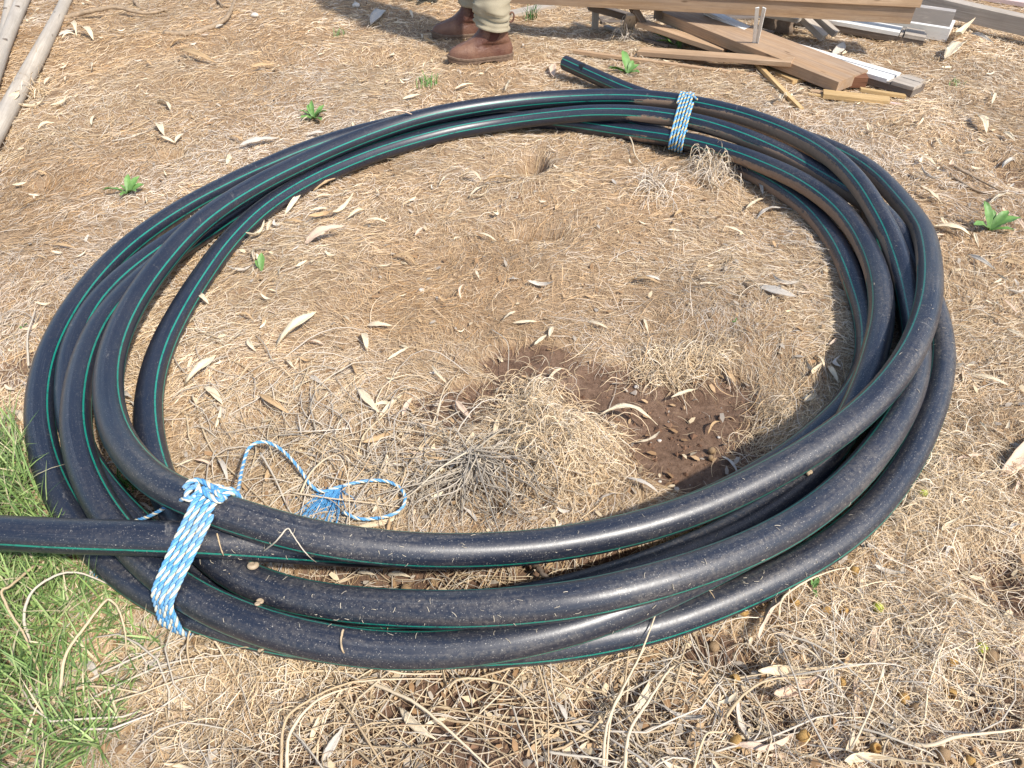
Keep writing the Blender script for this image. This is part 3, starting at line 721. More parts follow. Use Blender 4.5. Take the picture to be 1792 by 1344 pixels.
T(board_axis('plank', G(1372, 0, .15), G(1442, 66, .035), .050, .028, 'wood_grey'), 'short grey plank poking out under the beams, split at its end', 'plank')
T(board_axis('plank', G(1392, -4, .15), G(1463, 60, .040), .036, .028, 'wood_grey'), 'narrow grey plank lying against the split grey plank under the beams', 'plank')
wA, wB = G(1464, 164, .01), G(1500, 136, .01)
T(board_edge('plank', (1150, 36), (1464, 164), .085, .010, .045, (wB - wA).length * .95, 'wood_tan'), 'wide thick brown plank slanting out from under the beams to the ground', 'plank')
T(board_edge('plank', (1115, 97), (1383, 117), .008, .062, .020, .075, 'wood_pale'), 'pale flat board lying across the wide thick brown plank', 'board')
T(board_axis('stick', G(1004, 90, .012), G(1335, 134, .008), .022, .014, 'wood_pale'), 'long thin pale timber strip on the ground beside the flat board', 'stick')
T(board_axis('stick', G(1322, 108, .035), G(1402, 192, .010), .020, .014, 'wood_yellow'), 'thin yellowish stick slanting from the board down to the straw', 'stick')
T(board_axis('plank', G(1330, 110, .012), G(1398, 143, .010), .075, .016, 'wood_yellow'), 'short yellowish board under the thick brown plank', 'board')
T(board_edge('offcut', (1476, 153), (1514, 155), .004, .004, .045, .055, 'wood_red'), 'small red-brown timber block at the end of the thick plank', 'offcut')
T(board_axis('offcut', G(1440, 165, .010), G(1556, 178, .010), .060, .018, 'wood_yellow'), 'flat yellow split slat poking out under the end of the thick plank', 'offcut')
T(board_axis('offcut', G(1415, 166, .004), G(1545, 184, .005), .020, .010, 'wood_yellow'), 'thin yellow splinter strip lying in front of the flat yellow slat', 'offcut')
T(board_axis('offcut', G(1505, 156, .025), G(1584, 168, .008), .022, .014, 'wood_yellow'), 'narrow yellow stick resting against the notched white batten', 'offcut')
T(board_edge('plank', (1113, 46), (1262, 96), .075, .030, .022, .065, 'wood_pale'), 'weathered pale board with its square end propped beside green leaves', 'board')
T(board_axis('stake', G(1041, 51, 0), G(1039, 51, 0) + Vector((.0, .02, .16)), .03, .022, 'wood_grey'), 'short upright grey stake standing under the pale beam', 'stake')
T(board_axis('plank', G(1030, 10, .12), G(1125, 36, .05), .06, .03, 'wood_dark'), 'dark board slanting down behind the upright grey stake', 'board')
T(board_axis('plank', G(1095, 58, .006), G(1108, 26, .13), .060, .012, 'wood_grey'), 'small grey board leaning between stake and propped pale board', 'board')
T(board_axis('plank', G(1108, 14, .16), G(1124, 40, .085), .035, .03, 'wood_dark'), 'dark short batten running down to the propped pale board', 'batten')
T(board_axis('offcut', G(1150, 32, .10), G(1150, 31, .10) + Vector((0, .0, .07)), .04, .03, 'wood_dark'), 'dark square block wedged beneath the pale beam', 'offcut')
T(board_axis('plank', G(868, 30, .012), G(985, 4, .014), .075, .018, 'wood_grey'), 'grey board lying flat behind the brown boots', 'board')
T(board_axis('plank', G(1238, 20, .13), G(1325, 60, .085), .060, .016, 'paint_white'), 'whitish flaking board lying on the wide thick plank under the beams', 'board')
T(board_axis('offcut', G(1418, 158, .006), G(1500, 172, .006), .030, .008, 'wood_pale'), 'pale splintered lath under the yellow slat', 'offcut')
T(board_axis('offcut', G(1530, 176, .004), G(1578, 183, .004), .016, .006, 'paint_pink'), 'pinkish splinter lying past the flat yellow slat', 'offcut')
T(board_axis('offcut', G(1260, 120, .005), G(1345, 140, .005), .022, .008, 'wood_pale'), 'pale lath lying on straw below the flat board', 'offcut')
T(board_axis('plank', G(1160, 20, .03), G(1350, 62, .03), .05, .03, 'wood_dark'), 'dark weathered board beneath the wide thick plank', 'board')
T(board_axis('plank', G(1290, 14, .10), G(1400, 34, .10), .07, .02, 'wood_grey'), 'grey board lying crosswise under the stacked beams', 'board')
T(board_axis('offcut', G(1060, 46, .01), G(1100, 62, .01), .03, .008, 'wood_grey'), 'grey chip of timber beside the leaning grey board', 'offcut')
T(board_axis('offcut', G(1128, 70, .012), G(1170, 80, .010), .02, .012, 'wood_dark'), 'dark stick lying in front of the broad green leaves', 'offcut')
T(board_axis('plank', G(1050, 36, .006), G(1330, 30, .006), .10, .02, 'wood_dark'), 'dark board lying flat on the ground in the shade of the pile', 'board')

def bracket():
    root = empty('metal_strap', tuple(G(1325, 76, .08))); T(root, 'white painted metal strap hanging down over the stacked beams', 'strap')
    bpy.context.view_layer.update()
    top = G(1331, 13, .262) + Vector((0, -.004, 0)); bot = G(1322, 76, .088)
    for s in (-1, 1):
        a = top + Vector((s * .015, 0, 0)); b = bot + Vector((s * .006, 0, 0))
        board_axis('strip', a, b, .016, .004, 'paint_white', parent=root, roll=s * .5, warp=0)
    c = catmull([list(bot + Vector((.009 * math.cos(t), -.003, .009 * math.sin(t) - .008))) for t in np.linspace(0, 6.2, 9)], 3)
    V, Fq = tube_np(c, .0018, 6); o = obj('ring', mesh_np('ring', V, Fq, M['wood_red']), root); o.matrix_parent_inverse = root.matrix_world.inverted()
bracket()

def lump(name, loc, size, mat, seed, sub=3, rough=.18, box=.6):
    bm = bmesh.new(); bmesh.ops.create_icosphere(bm, subdivisions=sub, radius=1)
    r = np.random.default_rng(seed); o3 = r.uniform(0, 20, 3)
    for v in bm.verts:
        p = v.co.copy(); m = max(abs(p.x), abs(p.y), abs(p.z)); p = p.lerp(p / m, box)
        k = 1 + rough * float(vn(p.x + o3[0], p.y + o3[1] + p.z * 1.7, 1.3, 401)) + rough * .4 * float(vn(p.x + o3[1], p.z + o3[2] + p.y, 4, 402))
        v.co = Vector((p.x * size[0], p.y * size[1], p.z * size[2])) * k
    o = from_bm(name, bm, mat, True); o.location = loc; return o
o = lump('stone', G(1362, 62, 0) + Vector((0, .06, .045)), (.085, .05, .045), M['stone'], 5); T(o, 'brown lumpy stone block sitting in shade under the beams', 'stone')
o['group'] = 'stones'

# ------------------------------------------------------------------ pale poles, bark and roots
def pole(a, b, ra, rb, label, seed, bend=.02):
    A, B = Vector(a), Vector(b); n = 26
    r = np.random.default_rng(seed); ph = r.uniform(0, 6, 3)
    X = (B - A).normalized(); Y = Vector((0, 0, 1)).cross(X)
    L = (B - A).length
    c = np.array([list(A + (B - A) * t + Y * bend * math.sin(t * 5 + ph[0]) + Vector((0, 0, .004 * math.sin(t * 9)))) for t in np.linspace(0, 1, n)])
    rad = np.linspace(ra, rb, n) * (1 + .06 * np.sin(np.linspace(0, 14, n) + ph[1]))
    mid = (A + B) / 2
    V, Fq = tube_np(c - np.array(mid), rad, 14)
    q = X.to_track_quat('X', 'Z').to_matrix()
    V = V @ np.array(q)            # into a frame whose X runs along the pole, so the grain follows it
    o = obj('wooden_pole', mesh_np('wooden_pole', V, Fq, M['pole'])); o.matrix_world = Matrix.Translation(mid) @ q.to_4x4()
    props(o, label, 'pole', 'pale wooden poles')
    kn = []
    for t in (.3, .55, .7):
        p = A + (B - A) * t + Vector((0, 0, ra * .8))
        bm = bmesh.new(); bmesh.ops.create_icosphere(bm, subdivisions=2, radius=ra * .42)
        for v in bm.verts: v.co.z *= .55
        k = from_bm('knot', bm, M['wood_dark'], True, o); k.matrix_parent_inverse = o.matrix_world.inverted(); k.matrix_world = Matrix.Translation(p + Y * random.uniform(-.4, .4) * ra)
        k.scale = (1, .5, .5)
pole(G(185, -150, .03), G(-70, 352, .03), .026, .033, 'pale stripped pole lying apart from the other two', 21)
pole(G(95, -120, .035), G(-60, 252, .035), .034, .030, 'thick pale pole touching the pole with a dark knot', 22)
pole(G(42, -110, .03), G(-40, 230, .03), .030, .026, 'pale pole with dark knot lying beyond the thick pole', 23)

def stem(name, pts, rad, mat, label=None, cat=None, group=None, per=6, sides=6, wob=0.0, absz=False):
    P = []
    for a, b, z in pts:
        g = G(a, b, z); g = Vector((g.x, g.y, z if absz else max(z, float(height(g.x, g.y)) + .004 + z * .0)))
        P.append(list(g))
    C = catmull(P, per); n = len(C)
    if wob: C = C + rng.normal(0, wob, (n, 3)) * np.array([1, 1, .5])
    r = rad * np.linspace(1.15, .55, n) * (1 + .12 * np.sin(np.arange(n) * 1.9))
    V, Fq = tube_np(C, r, sides)
    o = obj(name, mesh_np(name, V, Fq, mat))
    if label: props(o, label, cat, group)
    return o
stem('bark_strip', [(112, 33, .01), (140, 24, .03), (165, 18, .045), (205, 13, .05), (250, 23, .03), (292, 17, .01)], .013, M['bark'], 'arched dry bark branch on the straw near the pale poles', 'bark', 'dry bark', wob=.002)
stem('bark_strip', [(288, 63, .008), (335, 58, .02), (372, 46, .03), (396, 32, .035), (406, 14, .03), (414, -10, .01)], .014, M['bark'], 'curved strip of brown bark sweeping over the straw', 'bark', 'dry bark', wob=.002)
stem('bark_strip', [(236, 2, .02), (246, 14, .01), (262, 18, .008)], .010, M['bark'], 'short piece of bark beside the arched bark branch', 'bark', 'dry bark', wob=.002)
stem('bark_strip', [(375, -6, .01), (388, 8, .03), (400, 14, .012)], .007, M['bark'], 'small pale twig lying over the curved bark strip', 'bark', 'dry bark', wob=.001)
stem('twig', [(1670, 292, .006), (1720, 318, .012), (1760, 340, .006)], .004, M['bark'], 'thin grey twig on the straw outside the coil', 'twig', 'twigs', wob=.001)
stem('twig', [(1660, 305, .006), (1700, 330, .008), (1745, 345, .006)], .005, M['bark'], 'crooked brown twig beside the thin grey twig', 'twig', 'twigs', wob=.0015)
stem('twig', [(935, 985, .004), (950, 1005, .012), (985, 1030, .006)], .006, M['wood_dark'], 'dark forked twig on soil between two front pipe strands', 'twig', 'twigs', wob=.001)

# ------------------------------------------------------------------ person (boots and rolled trouser legs are what shows)
M['leather'] = (lambda: (lambda t: (lambda P, n, n2: t.done(t.mix(t.ramp(n, [(.35, 0), (.7, 1)]), t.mix(n2, (.095, .038, .026), (.135, .056, .038)), (.25, .135, .085)), .48, t.bump(t.noise(P, 70, 6, .75, 1.0), .6, .006), .4))(t.coord('Object'), t.noise(t.coord('Object'), 9, 5, .65), t.noise(t.coord('Object'), 30, 4)))(NT('brown_boot_leather')))()
M['sole'] = mat_plain('boot_sole_rubber', (.17, .115, .08), .8, .25, .35, 60, .4, .003)
M['gore'] = mat_plain('boot_elastic', (.085, .036, .028), .85, .15, .2, 200, .5, .001)
M['khaki'] = mat_plain('khaki_trousers', (.37, .32, .225), .85, .15, .12, 300, .35, .001)
M['shirt'] = mat_plain('blue_work_shirt', (.08, .13, .22), .85, .15, .15, 200, .3, .001)
M['skin'] = mat_plain('skin', (.48, .29, .21), .5, .4, .12, 40, .1, .001)

def interp(tab, z): return np.interp(z, [a for a, _ in tab], [b for _, b in tab])
XF = [(0, .272), (.012, .288), (.03, .296), (.045, .292), (.06, .284), (.072, .262), (.085, .226), (.10, .190), (.12, .162), (.145, .146), (.18, .137), (.22, .136)]
XB = [(0, .004), (.03, -.004), (.05, -.006), (.07, -.002), (.10, .014), (.13, .020), (.17, .017), (.22, .017)]
HW = [(0, .046), (.03, .050), (.05, .050), (.075, .044), (.10, .040), (.14, .041), (.22, .045)]
def boot_ring(z, grow=0.0, S=40):
    xf, xb, hw = interp(XF, z) + grow, interp(XB, z) - grow, interp(HW, z) + grow
    out = []
    for k in range(S):
        a = 2 * math.pi * k / S
        ca, sa = math.cos(a), math.sin(a)
        x = (xf + xb) / 2 + (xf - xb) / 2 * math.copysign(abs(ca) ** .8, ca)
        f = (x - xb) / (xf - xb)
        wid = hw
        if z < .09:                                   # foot outline: narrow heel, slim waist, full ball
            wid = hw * np.interp(f, [0, .12, .35, .68, .88, 1], [.62, .74, .72, 1.0, .86, .55])
        y = wid * math.copysign(abs(sa) ** .75, sa)
        crease = 0
        if .045 < z < .11 and f > .45: crease = .0050 * math.sin((x - z * .9) * 190) * (1 - abs(z - .075) / .04)
        out.append((x + (.004 if sa > 0 else 0) * 0, y, z + crease * 1.0))
    return out
def loft(rings, closed_top=True, closed_bottom=True):
    S = len(rings[0]); V = [p for r in rings for p in r]; F = []
    for i in range(len(rings) - 1):
        for k in range(S): F.append((i * S + k, i * S + (k + 1) % S, (i + 1) * S + (k + 1) % S, (i + 1) * S + k))
    def cap(base, flip):
        for q in range(S // 2 - 1):
            f = (base + q, base + q + 1, base + S - 2 - q, base + S - 1 - q)
            F.append(f[::-1] if flip else f)
    if closed_top: cap((len(rings) - 1) * S, False)
    if closed_bottom: cap(0, True)
    return np.array(V, float), np.array(F)

def make_boot(root, heel, toe, zg, lift_heel=0.0, side=1):
    h, t = Vector((heel.x, heel.y, zg)), Vector((toe.x, toe.y, zg))
    X = (t - h); X.z = 0; X.normalize(); Y = Vector((-X.y, X.x, 0))
    m = Matrix((X, Y, Vector((0, 0, 1)))).transposed().to_4x4(); m.translation = h
    zs = [.026, .03, .036, .042, .05, .058, .066, .074, .082, .09, .10, .112, .126, .142, .16, .18, .2, .215]
    def sub(nm, VF, mat, par, smooth=True):
        o = obj(nm, mesh_np(nm, VF[0], VF[1], mat, smooth)); o.parent = par
        o.matrix_parent_inverse = par.matrix_world.inverted(); o.matrix_world = m; return o
    bpy.context.view_layer.update()
    up = sub('boot', loft([boot_ring(z) for z in zs]), M['leather'], root)
    bpy.context.view_layer.update()
    # sole: welted, with a heel block and a sprung toe
    V, F = loft([
        [(x, y, zz + .012 * max(0, (x - .2) / .1) ** 2 + (.010 if .085 < x < .17 and zz < .01 else 0)) for x, y, _ in boot_ring(.03, g)] for zz, g in ((0, .001), (.010, .003), (.020, .003), (.0215, .006), (.029, .0065), (.031, .003))])
    sub('sole', (V, F), M['sole'], up, False)
    # elastic gore on both flanks
    for s in (-1, 1):
        rows = []
        for z in np.linspace(.085, .205, 9):
            rr = boot_ring(z, .0022); c = interp(XF, z) * .5 + interp(XB, z) * .5 - .004
            row = []
            for f in np.linspace(-1, 1, 7):
                wv = .026 * (.72 + .28 * (z - .085) / .12)
                x = c + f * wv
                xf, xb, hw = interp(XF, z) + .0018, interp(XB, z) - .0018, interp(HW, z) + .0018
                ca = np.clip((x - (xf + xb) / 2) / ((xf - xb) / 2), -1, 1); a = math.acos(math.copysign(abs(ca) ** 1.25, ca))
                wid = hw
                if z < .09: wid = hw * .85
                row.append((x, s * wid * abs(math.sin(a)) ** .75, z))
            rows.append(row)
        V = np.array([p for r in rows for p in r]); F = np.array([(i * 7 + k, i * 7 + k + 1, (i + 1) * 7 + k + 1, (i + 1) * 7 + k) for i in range(8) for k in range(6)])
        sub('elastic_panel', (V, F), M['gore'], up)
        # two raised seams each side of the gore
        for f in (-1.12, 1.12):
            pts = []
            for z in np.linspace(.082, .205, 8):
                wv = .026 * (.72 + .28 * (z - .085) / .12); x = interp(XF, z) * .5 + interp(XB, z) * .5 - .004 + f * wv
                xf, xb, hw = interp(XF, z), interp(XB, z), interp(HW, z)
                ca = np.clip((x - (xf + xb) / 2) / ((xf - xb) / 2), -1, 1); a = math.acos(math.copysign(abs(ca) ** 1.25, ca))
                pts.append((x, s * (hw * (.85 if z < .09 else 1) * abs(math.sin(a)) ** .75 + .001), z))
            sub('seam', tube_np(catmull(pts, 2), .0016, 5), M['leather'], up)
    tab = catmull([(.012, 0, .19), (-.004, 0, .20), (-.012, 0, .185), (-.006, 0, .165), (.012, 0, .16)], 4)
    sub('pull_tab', tube_np(tab, .004, 6), M['leather'], up)
    return m

def build_person():
    hN, tN = G(907, 104), G(784, 114); dN = (tN - hN).normalized(); hN2 = tN - dN * .298
    tF = G(756, 71); dF = (Vector((dN.x, dN.y + .10, 0))).normalized(); hF = tF - dF * .298
    root = empty('person', tuple((hN2 + hF) / 2)); bpy.context.view_layer.update()
    props(root, 'person in brown elastic-sided boots and rolled khaki trousers beside timber pile', 'person')
    zg = .004
    mats = [make_boot(root, hN2, tN, zg), make_boot(root, hF, tF, zg)]
    ank = [Vector(m @ Vector((.082, 0, 0))) for m in mats]
    hipc = (ank[0] + ank[1]) / 2 - dN * .02
    side = Vector((-dN.y, dN.x, 0))
    hips = [hipc + side * (.10 if (ank[i] - hipc).dot(side) > 0 else -.10) + Vector((0, 0, .90)) for i in (0, 1)]
    def put(nm, VF, mat, par=root):
        o = obj(nm, mesh_np(nm, VF[0], VF[1], mat)); o.parent = par; o.matrix_parent_inverse = par.matrix_world.inverted(); return o
    # trousers: two legs with bunched, turned-up hems, joined in one seat
    S = 36; parts = []
    for i in (0, 1):
        a = ank[i]; hp = hips[i]; rings = []
        zl = [.160, .152, .154, .162, .172, .181, .190, .199, .208, .217, .226, .236, .246, .258, .27, .285, .31, .34, .40, .46, .52, .60, .70, .80, .88, .93]
        rl = [.070, .075, .079, .082, .078, .084, .077, .085, .078, .085, .079, .084, .080, .084, .081, .083, .082, .083, .076, .080, .083, .088, .094, .100, .106, .104]
        for z, r in zip(zl, rl):
            f = np.clip((z - .10) / .8, 0, 1); c = a.lerp(Vector((hp.x, hp.y, 0)), f)
            ring = []
            for k in range(S):
                an = 2 * math.pi * k / S
                bunch = max(0, 1 - abs(z - .20) / .12)
                wr = .013 * bunch * float(vn(an * 1.6 + i * 9, z * 42, 1.0, 420)) + .006 * float(vn(an * 2.2 + i * 5, z * 14, 1.0, 421))
                rr = r * (.88 if z < .30 else .88 + .12 * min(1, (z - .30) / .2)) + wr + .0055 * bunch * math.sin(z * 250 + 1.6 * math.sin(an + i) + 2.5 * float(vn(an * 1.1 + i * 3, z * 11, 1.0, 423)))
                ring.append((c.x + rr * 1.12 * math.cos(an) * dN.x - rr * math.sin(an) * dN.y, c.y + rr * 1.12 * math.cos(an) * dN.y + rr * math.sin(an) * dN.x, z + .010 * bunch * float(vn(an * 1.3 + i * 4, z * 9, 1.0, 422)) + .012 * math.cos(an + .4) * (1 if z < .24 else 0)))
            rings.append(ring)
        parts.append(loft(rings, True, False))
    seat = []
    for z, rx, ry in ((.80, .10, .17), (.86, .125, .185), (.93, .125, .18), (1.0, .12, .17), (1.04, .118, .165)):
        seat.append([(hipc.x + rx * math.cos(q) * dN.x - ry * math.sin(q) * dN.y, hipc.y + rx * math.cos(q) * dN.y + ry * math.sin(q) * dN.x, z) for q in np.linspace(0, 2 * math.pi, S, endpoint=False)])
    parts.append(loft(seat))
    put('trousers', merge(parts), M['khaki'])
    # body and shirt: one skinned surface each
    def skinned(nm, J, E, Rd, mat):
        me = bpy.data.meshes.new(nm); me.from_pydata([tuple(j) for j in J], E, [])
        o = obj(nm, me); o.parent = root; o.matrix_parent_inverse = root.matrix_world.inverted()
        md = o.modifiers.new('skin', 'SKIN'); sv = me.skin_vertices[0].data
        for v, r in zip(sv, Rd): v.radius = r if isinstance(r, tuple) else (r, r)
        sv[0].use_root = True
        s = o.modifiers.new('sub', 'SUBSURF'); s.levels = 2; s.render_levels = 2; md.use_smooth_shade = True
        me.materials.append(mat); return o
    c = Vector((hipc.x, hipc.y, 0)); U = Vector((0, 0, 1))
    def b(f, s, z): return c + dN * f + side * s + U * z
    J = [b(0, 0, .98), b(.0, 0, 1.15), b(0, 0, 1.38), b(.01, 0, 1.50), b(.03, 0, 1.58), b(.035, 0, 1.70), b(.03, 0, 1.78),
         b(0, .19, 1.42), b(-.03, .25, 1.16), b(.10, .20, .97), b(0, -.19, 1.42), b(-.03, -.25, 1.16), b(.10, -.20, .97),
         b(0, .10, .90), Vector((ank[0].x, ank[0].y, .5)) if (ank[0] - c).dot(side) > 0 else Vector((ank[1].x, ank[1].y, .5)), None, b(0, -.10, .90), None, None]
    pos = ank[0] if (ank[0] - c).dot(side) > 0 else ank[1]; neg = ank[1] if pos is ank[0] else ank[0]
    J[14] = Vector((pos.x, pos.y, .5)); J[15] = Vector((pos.x, pos.y, .12)); J[17] = Vector((neg.x, neg.y, .5)); J[18] = Vector((neg.x, neg.y, .12))
    E = [(0, 1), (1, 2), (2, 3), (3, 4), (4, 5), (5, 6), (2, 7), (7, 8), (8, 9), (2, 10), (10, 11), (11, 12), (0, 13), (13, 14), (14, 15), (0, 16), (16, 17), (17, 18)]
    skinned('body', J, E, [(.12, .09), (.12, .09), (.13, .09), .055, .06, (.085, .1), .07, .05, .042, .032, .05, .042, .032, .07, .042, .03, .07, .042, .03], M['skin'])
    skinned('shirt', [J[0] + U * .02, J[1], J[2], b(.0, 0, 1.455), J[7], J[8], b(.02, .235, 1.08), J[10], J[11], b(.02, -.235, 1.08)],
            [(0, 1), (1, 2), (2, 3), (2, 4), (4, 5), (5, 6), (2, 7), (7, 8), (8, 9)], [(.16, .125), (.16, .125), (.165, .12), .075, .075, .06, .055, .075, .06, .055], M['shirt'])
    put('hair', loft([[(J[5].x + r * math.cos(q), J[5].y + r * math.sin(q), z) for q in np.linspace(0, 2 * math.pi, 20, endpoint=False)] for z, r in ((1.72, .097), (1.76, .099), (1.80, .085), (1.83, .05), (1.84, .01))]), M['wood_dark'])
build_person()

# ------------------------------------------------------------------ straw thatch
PAL = np.array([(.69, .54, .35), (.75, .64, .49), (.60, .44, .26), (.42, .29, .17), (.67, .58, .47), (.55, .37, .20)])
def sample_ground(n, screen_share, seed, ymax=1420):
    r = np.random.default_rng(seed)
    a = int(n * screen_share)
    px = r.uniform(-330, 2120, a); py = r.uniform(-40, 1.0 * ymax, a)
    x1, y1 = GA(px, py)
    y2 = r.uniform(.25, 4.9, n - a); x2 = r.uniform(-1, 1, n - a) * (.75 + .78 * y2)
    return np.concatenate([x1, x2]), np.concatenate([y1, y2])

def strands(name, x, y, length, width, seed, pal_w, curl, lift, spread, K=5, flow=True, mat='straw', zoff=.0, pal=PAL, fall=0.0):
    r = np.random.default_rng(seed); n = len(x)
    th = r.uniform(0, 2 * math.pi, n)
    if flow:
        fl = 3.2 * vn(x, y, .9, 501) + 1.5 * vn(x, y, 3.1, 502) + .8 * vn(x, y, 8, 503)
        th = fl + r.normal(0, spread, n) + math.pi * r.integers(0, 2, n)
    kap = r.normal(0, curl, n); kap2 = r.normal(0, curl * 1.3, n)
    ds = length / (K - 1)
    P = np.zeros((n, K, 3)); cx, cy = x.copy(), y.copy()
    base = r.uniform(0, 1, n) ** 1.6 * .007
    lf = np.abs(r.normal(0, lift, n)); tilt = r.normal(0, .05, n)
    for k in range(K):
        t = k / (K - 1)
        P[:, k, 0] = cx; P[:, k, 1] = cy
        P[:, k, 2] = base + lf * math.sin(math.pi * (t * .8 + .1)) + np.abs(tilt) * length * t
        cx = cx + np.cos(th) * ds; cy = cy + np.sin(th) * ds
        th = th + (kap * (1 - t) + kap2 * t) * ds
    P[..., 2] += height(P[..., 0], P[..., 1]) + zoff
    T = np.gradient(P, axis=1); T /= np.linalg.norm(T, axis=2)[..., None] + 1e-9
    up = np.zeros((n, 3)); up[:, 2] = 1; up[:, :2] = r.normal(0, .7, (n, 2))
    side = np.cross(T, up[:, None]); side /= np.linalg.norm(side, axis=2)[..., None] + 1e-9
    tap = np.array([.75, 1, 1, .85, .35]) if K == 5 else np.interp(np.linspace(0, 1, K), [0, .2, .7, 1], [.8, 1, .9, .4])
    hw = (width[:, None] * tap[None] * .5)[..., None]
    V = np.stack([P - side * hw, P + side * hw], 2).reshape(-1, 3)
    i = (np.arange(n)[:, None] * K + np.arange(K - 1)[None]).ravel() * 2
    Fq = np.stack([i, i + 1, i + 3, i + 2], 1)
    if callable(pal_w): c = pal_w(x, y, r)
    else:
        c = pal[r.choice(len(pal), n, p=pal_w)]
    c = c * r.uniform(.78, 1.15, (n, 1))
    me = mesh_np(name, V, Fq, M[mat], True, np.repeat(c, K * 2, 0))
    return obj(name, me)

def zone_color(x, y, r):
    n = len(x)
    g = vn(x, y, 1.6, 511) + .5 * vn(x, y, 5, 512) + r.normal(0, .55, n)          # golden .. grey
    b = vn(x, y, 2.2, 513) + .5 * vn(x, y, 7, 514) + r.normal(0, .5, n)           # brown patches
    idx = np.where(b > .95, 3, np.where(b > .62, 5, np.where(g > .75, 1, np.where(g > .15, 0, np.where(g > -.4, 2, 4)))))
    idx = np.where(r.random(n) < .12, r.integers(0, 6, n), idx)
    tone = 1 + .20 * vn(x, y, 1.1, 515) + .16 * vn(x, y, 3.4, 516) + .10 * vn(x, y, 9, 517)
    warm = np.clip(vn(x, y, 1.5, 518) + .5 * vn(x, y, 5.5, 519), 0, 1)[:, None]
    return PAL[idx] * tone[:, None] * (1 - warm * np.array([.06, .16, .28]))

x, y = sample_ground(300000, .55, 61)
keep = rng.random(len(x)) > np.clip(soil_at(x, y) * 1.7 - .42, 0, .985)
front = np.clip((1.0 - y) / .5, 0, 1)
keep &= rng.random(len(x)) > front * .5
x, y = x[keep], y[keep]
n = len(x)
dist = np.hypot(x, y)
L_ = rng.uniform(.020, .055, n) * (1 + .25 * (dist - 1.2).clip(0, 3) / 2)
W_ = rng.uniform(.0005, .0011, n) * (1 + .45 * (dist - 1.2).clip(0, 3))
props(strands('straw_thatch', x, y, L_, W_, 62, zone_color, 30, .0026, .62, K=4), 'matted dry grass straw covering the ground', 'straw', kind='stuff')
# longer loose blades combed over the mat
x, y = sample_ground(9000, .5, 63)
keep = rng.random(len(x)) > np.clip(soil_at(x, y) * 1.4, 0, .96); x, y = x[keep], y[keep]; n = len(x)
props(strands('loose_straw', x, y, rng.uniform(.06, .15, n), rng.uniform(.0008, .0016, n), 64, zone_color, 9, .006, .9, K=7), 'long loose dry grass blades lying over the mat', 'straw', kind='stuff')

def cluster(name, px, py, rpx, rpy, n, length, width, seed, w, curl, lift, label, cat='straw', zoff=.0, kind='stuff'):
    r = np.random.default_rng(seed)
    a = r.normal(0, .5, n); b = r.normal(0, .5, n)
    x, y = GA(px + a * rpx, py + b * rpy)
    o = strands(name, x, y, r.uniform(*length, n), r.uniform(*width, n), seed + 1, w, curl, lift, 2.0, K=7, flow=False, zoff=zoff)
    return props(o, label, cat, kind=kind)
GOLD = [.45, .20, .27, .03, .03, .02]; GREYW = [.12, .30, .08, .10, .38, .02]
cluster('curly_straw', 985, 800, 78, 62, 2400, (.05, .11), (.0010, .0018), 71, GOLD, 45, .022, 'golden curly straw heaped beside bare soil inside the coil')
cluster('curly_straw', 935, 720, 60, 60, 900, (.05, .10), (.0010, .0018), 73, GOLD, 45, .022, 'golden curly straw ridge beside the grey dead weed')
cluster('curly_straw', 1190, 640, 80, 18, 600, (.05, .10), (.0010, .0018), 75, GOLD, 35, .018, 'golden straw fringe over the bare soil inside the coil')
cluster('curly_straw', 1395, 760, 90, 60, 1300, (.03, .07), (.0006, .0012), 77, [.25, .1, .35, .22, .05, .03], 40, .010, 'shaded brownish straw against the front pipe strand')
cluster('curly_straw', 1600, 1130, 230, 130, 1900, (.05, .12), (.0008, .0015), 79, [.32, .30, .14, .10, .12, .02], 34, .016, 'tangled fine straw with nuts on the open ground')
cluster('curly_straw', 1650, 880, 130, 110, 2600, (.04, .09), (.0008, .0015), 81, GOLD, 40, .012, 'golden fine straw outside the coil on the sunny side')
cluster('curly_straw', 430, 1190, 170, 90, 2200, (.05, .11), (.0009, .0016), 83, [.25, .2, .25, .22, .06, .02], 45, .016, 'brown curly straw between the grass and the coil')
cluster('dry_tuft', 1246, 312, 30, 18, 420, (.05, .10), (.0014, .0024), 85, GREYW, 28, .035, 'wiry dry grass tuft against the coil below the far rope tie', 'grass tuft')
cluster('dry_tuft', 1148, 335, 26, 22, 260, (.06, .13), (.0012, .0022), 87, [.05, .2, .05, .3, .4, 0], 14, .03, 'grey dry grass tuft in a hollow inside the coil', 'grass tuft')
cluster('dry_tuft', 1095, 68, 12, 8, 120, (.05, .09), (.0018, .0028), 89, GREYW, 20, .035, 'pale dry grass tuft beside the leaning grey board', 'grass tuft')
cluster('dry_tuft', 58, 165, 20, 10, 160, (.05, .10), (.0016, .0026), 91, GOLD, 20, .035, 'golden dry grass tuft growing against a pale pole', 'grass tuft')

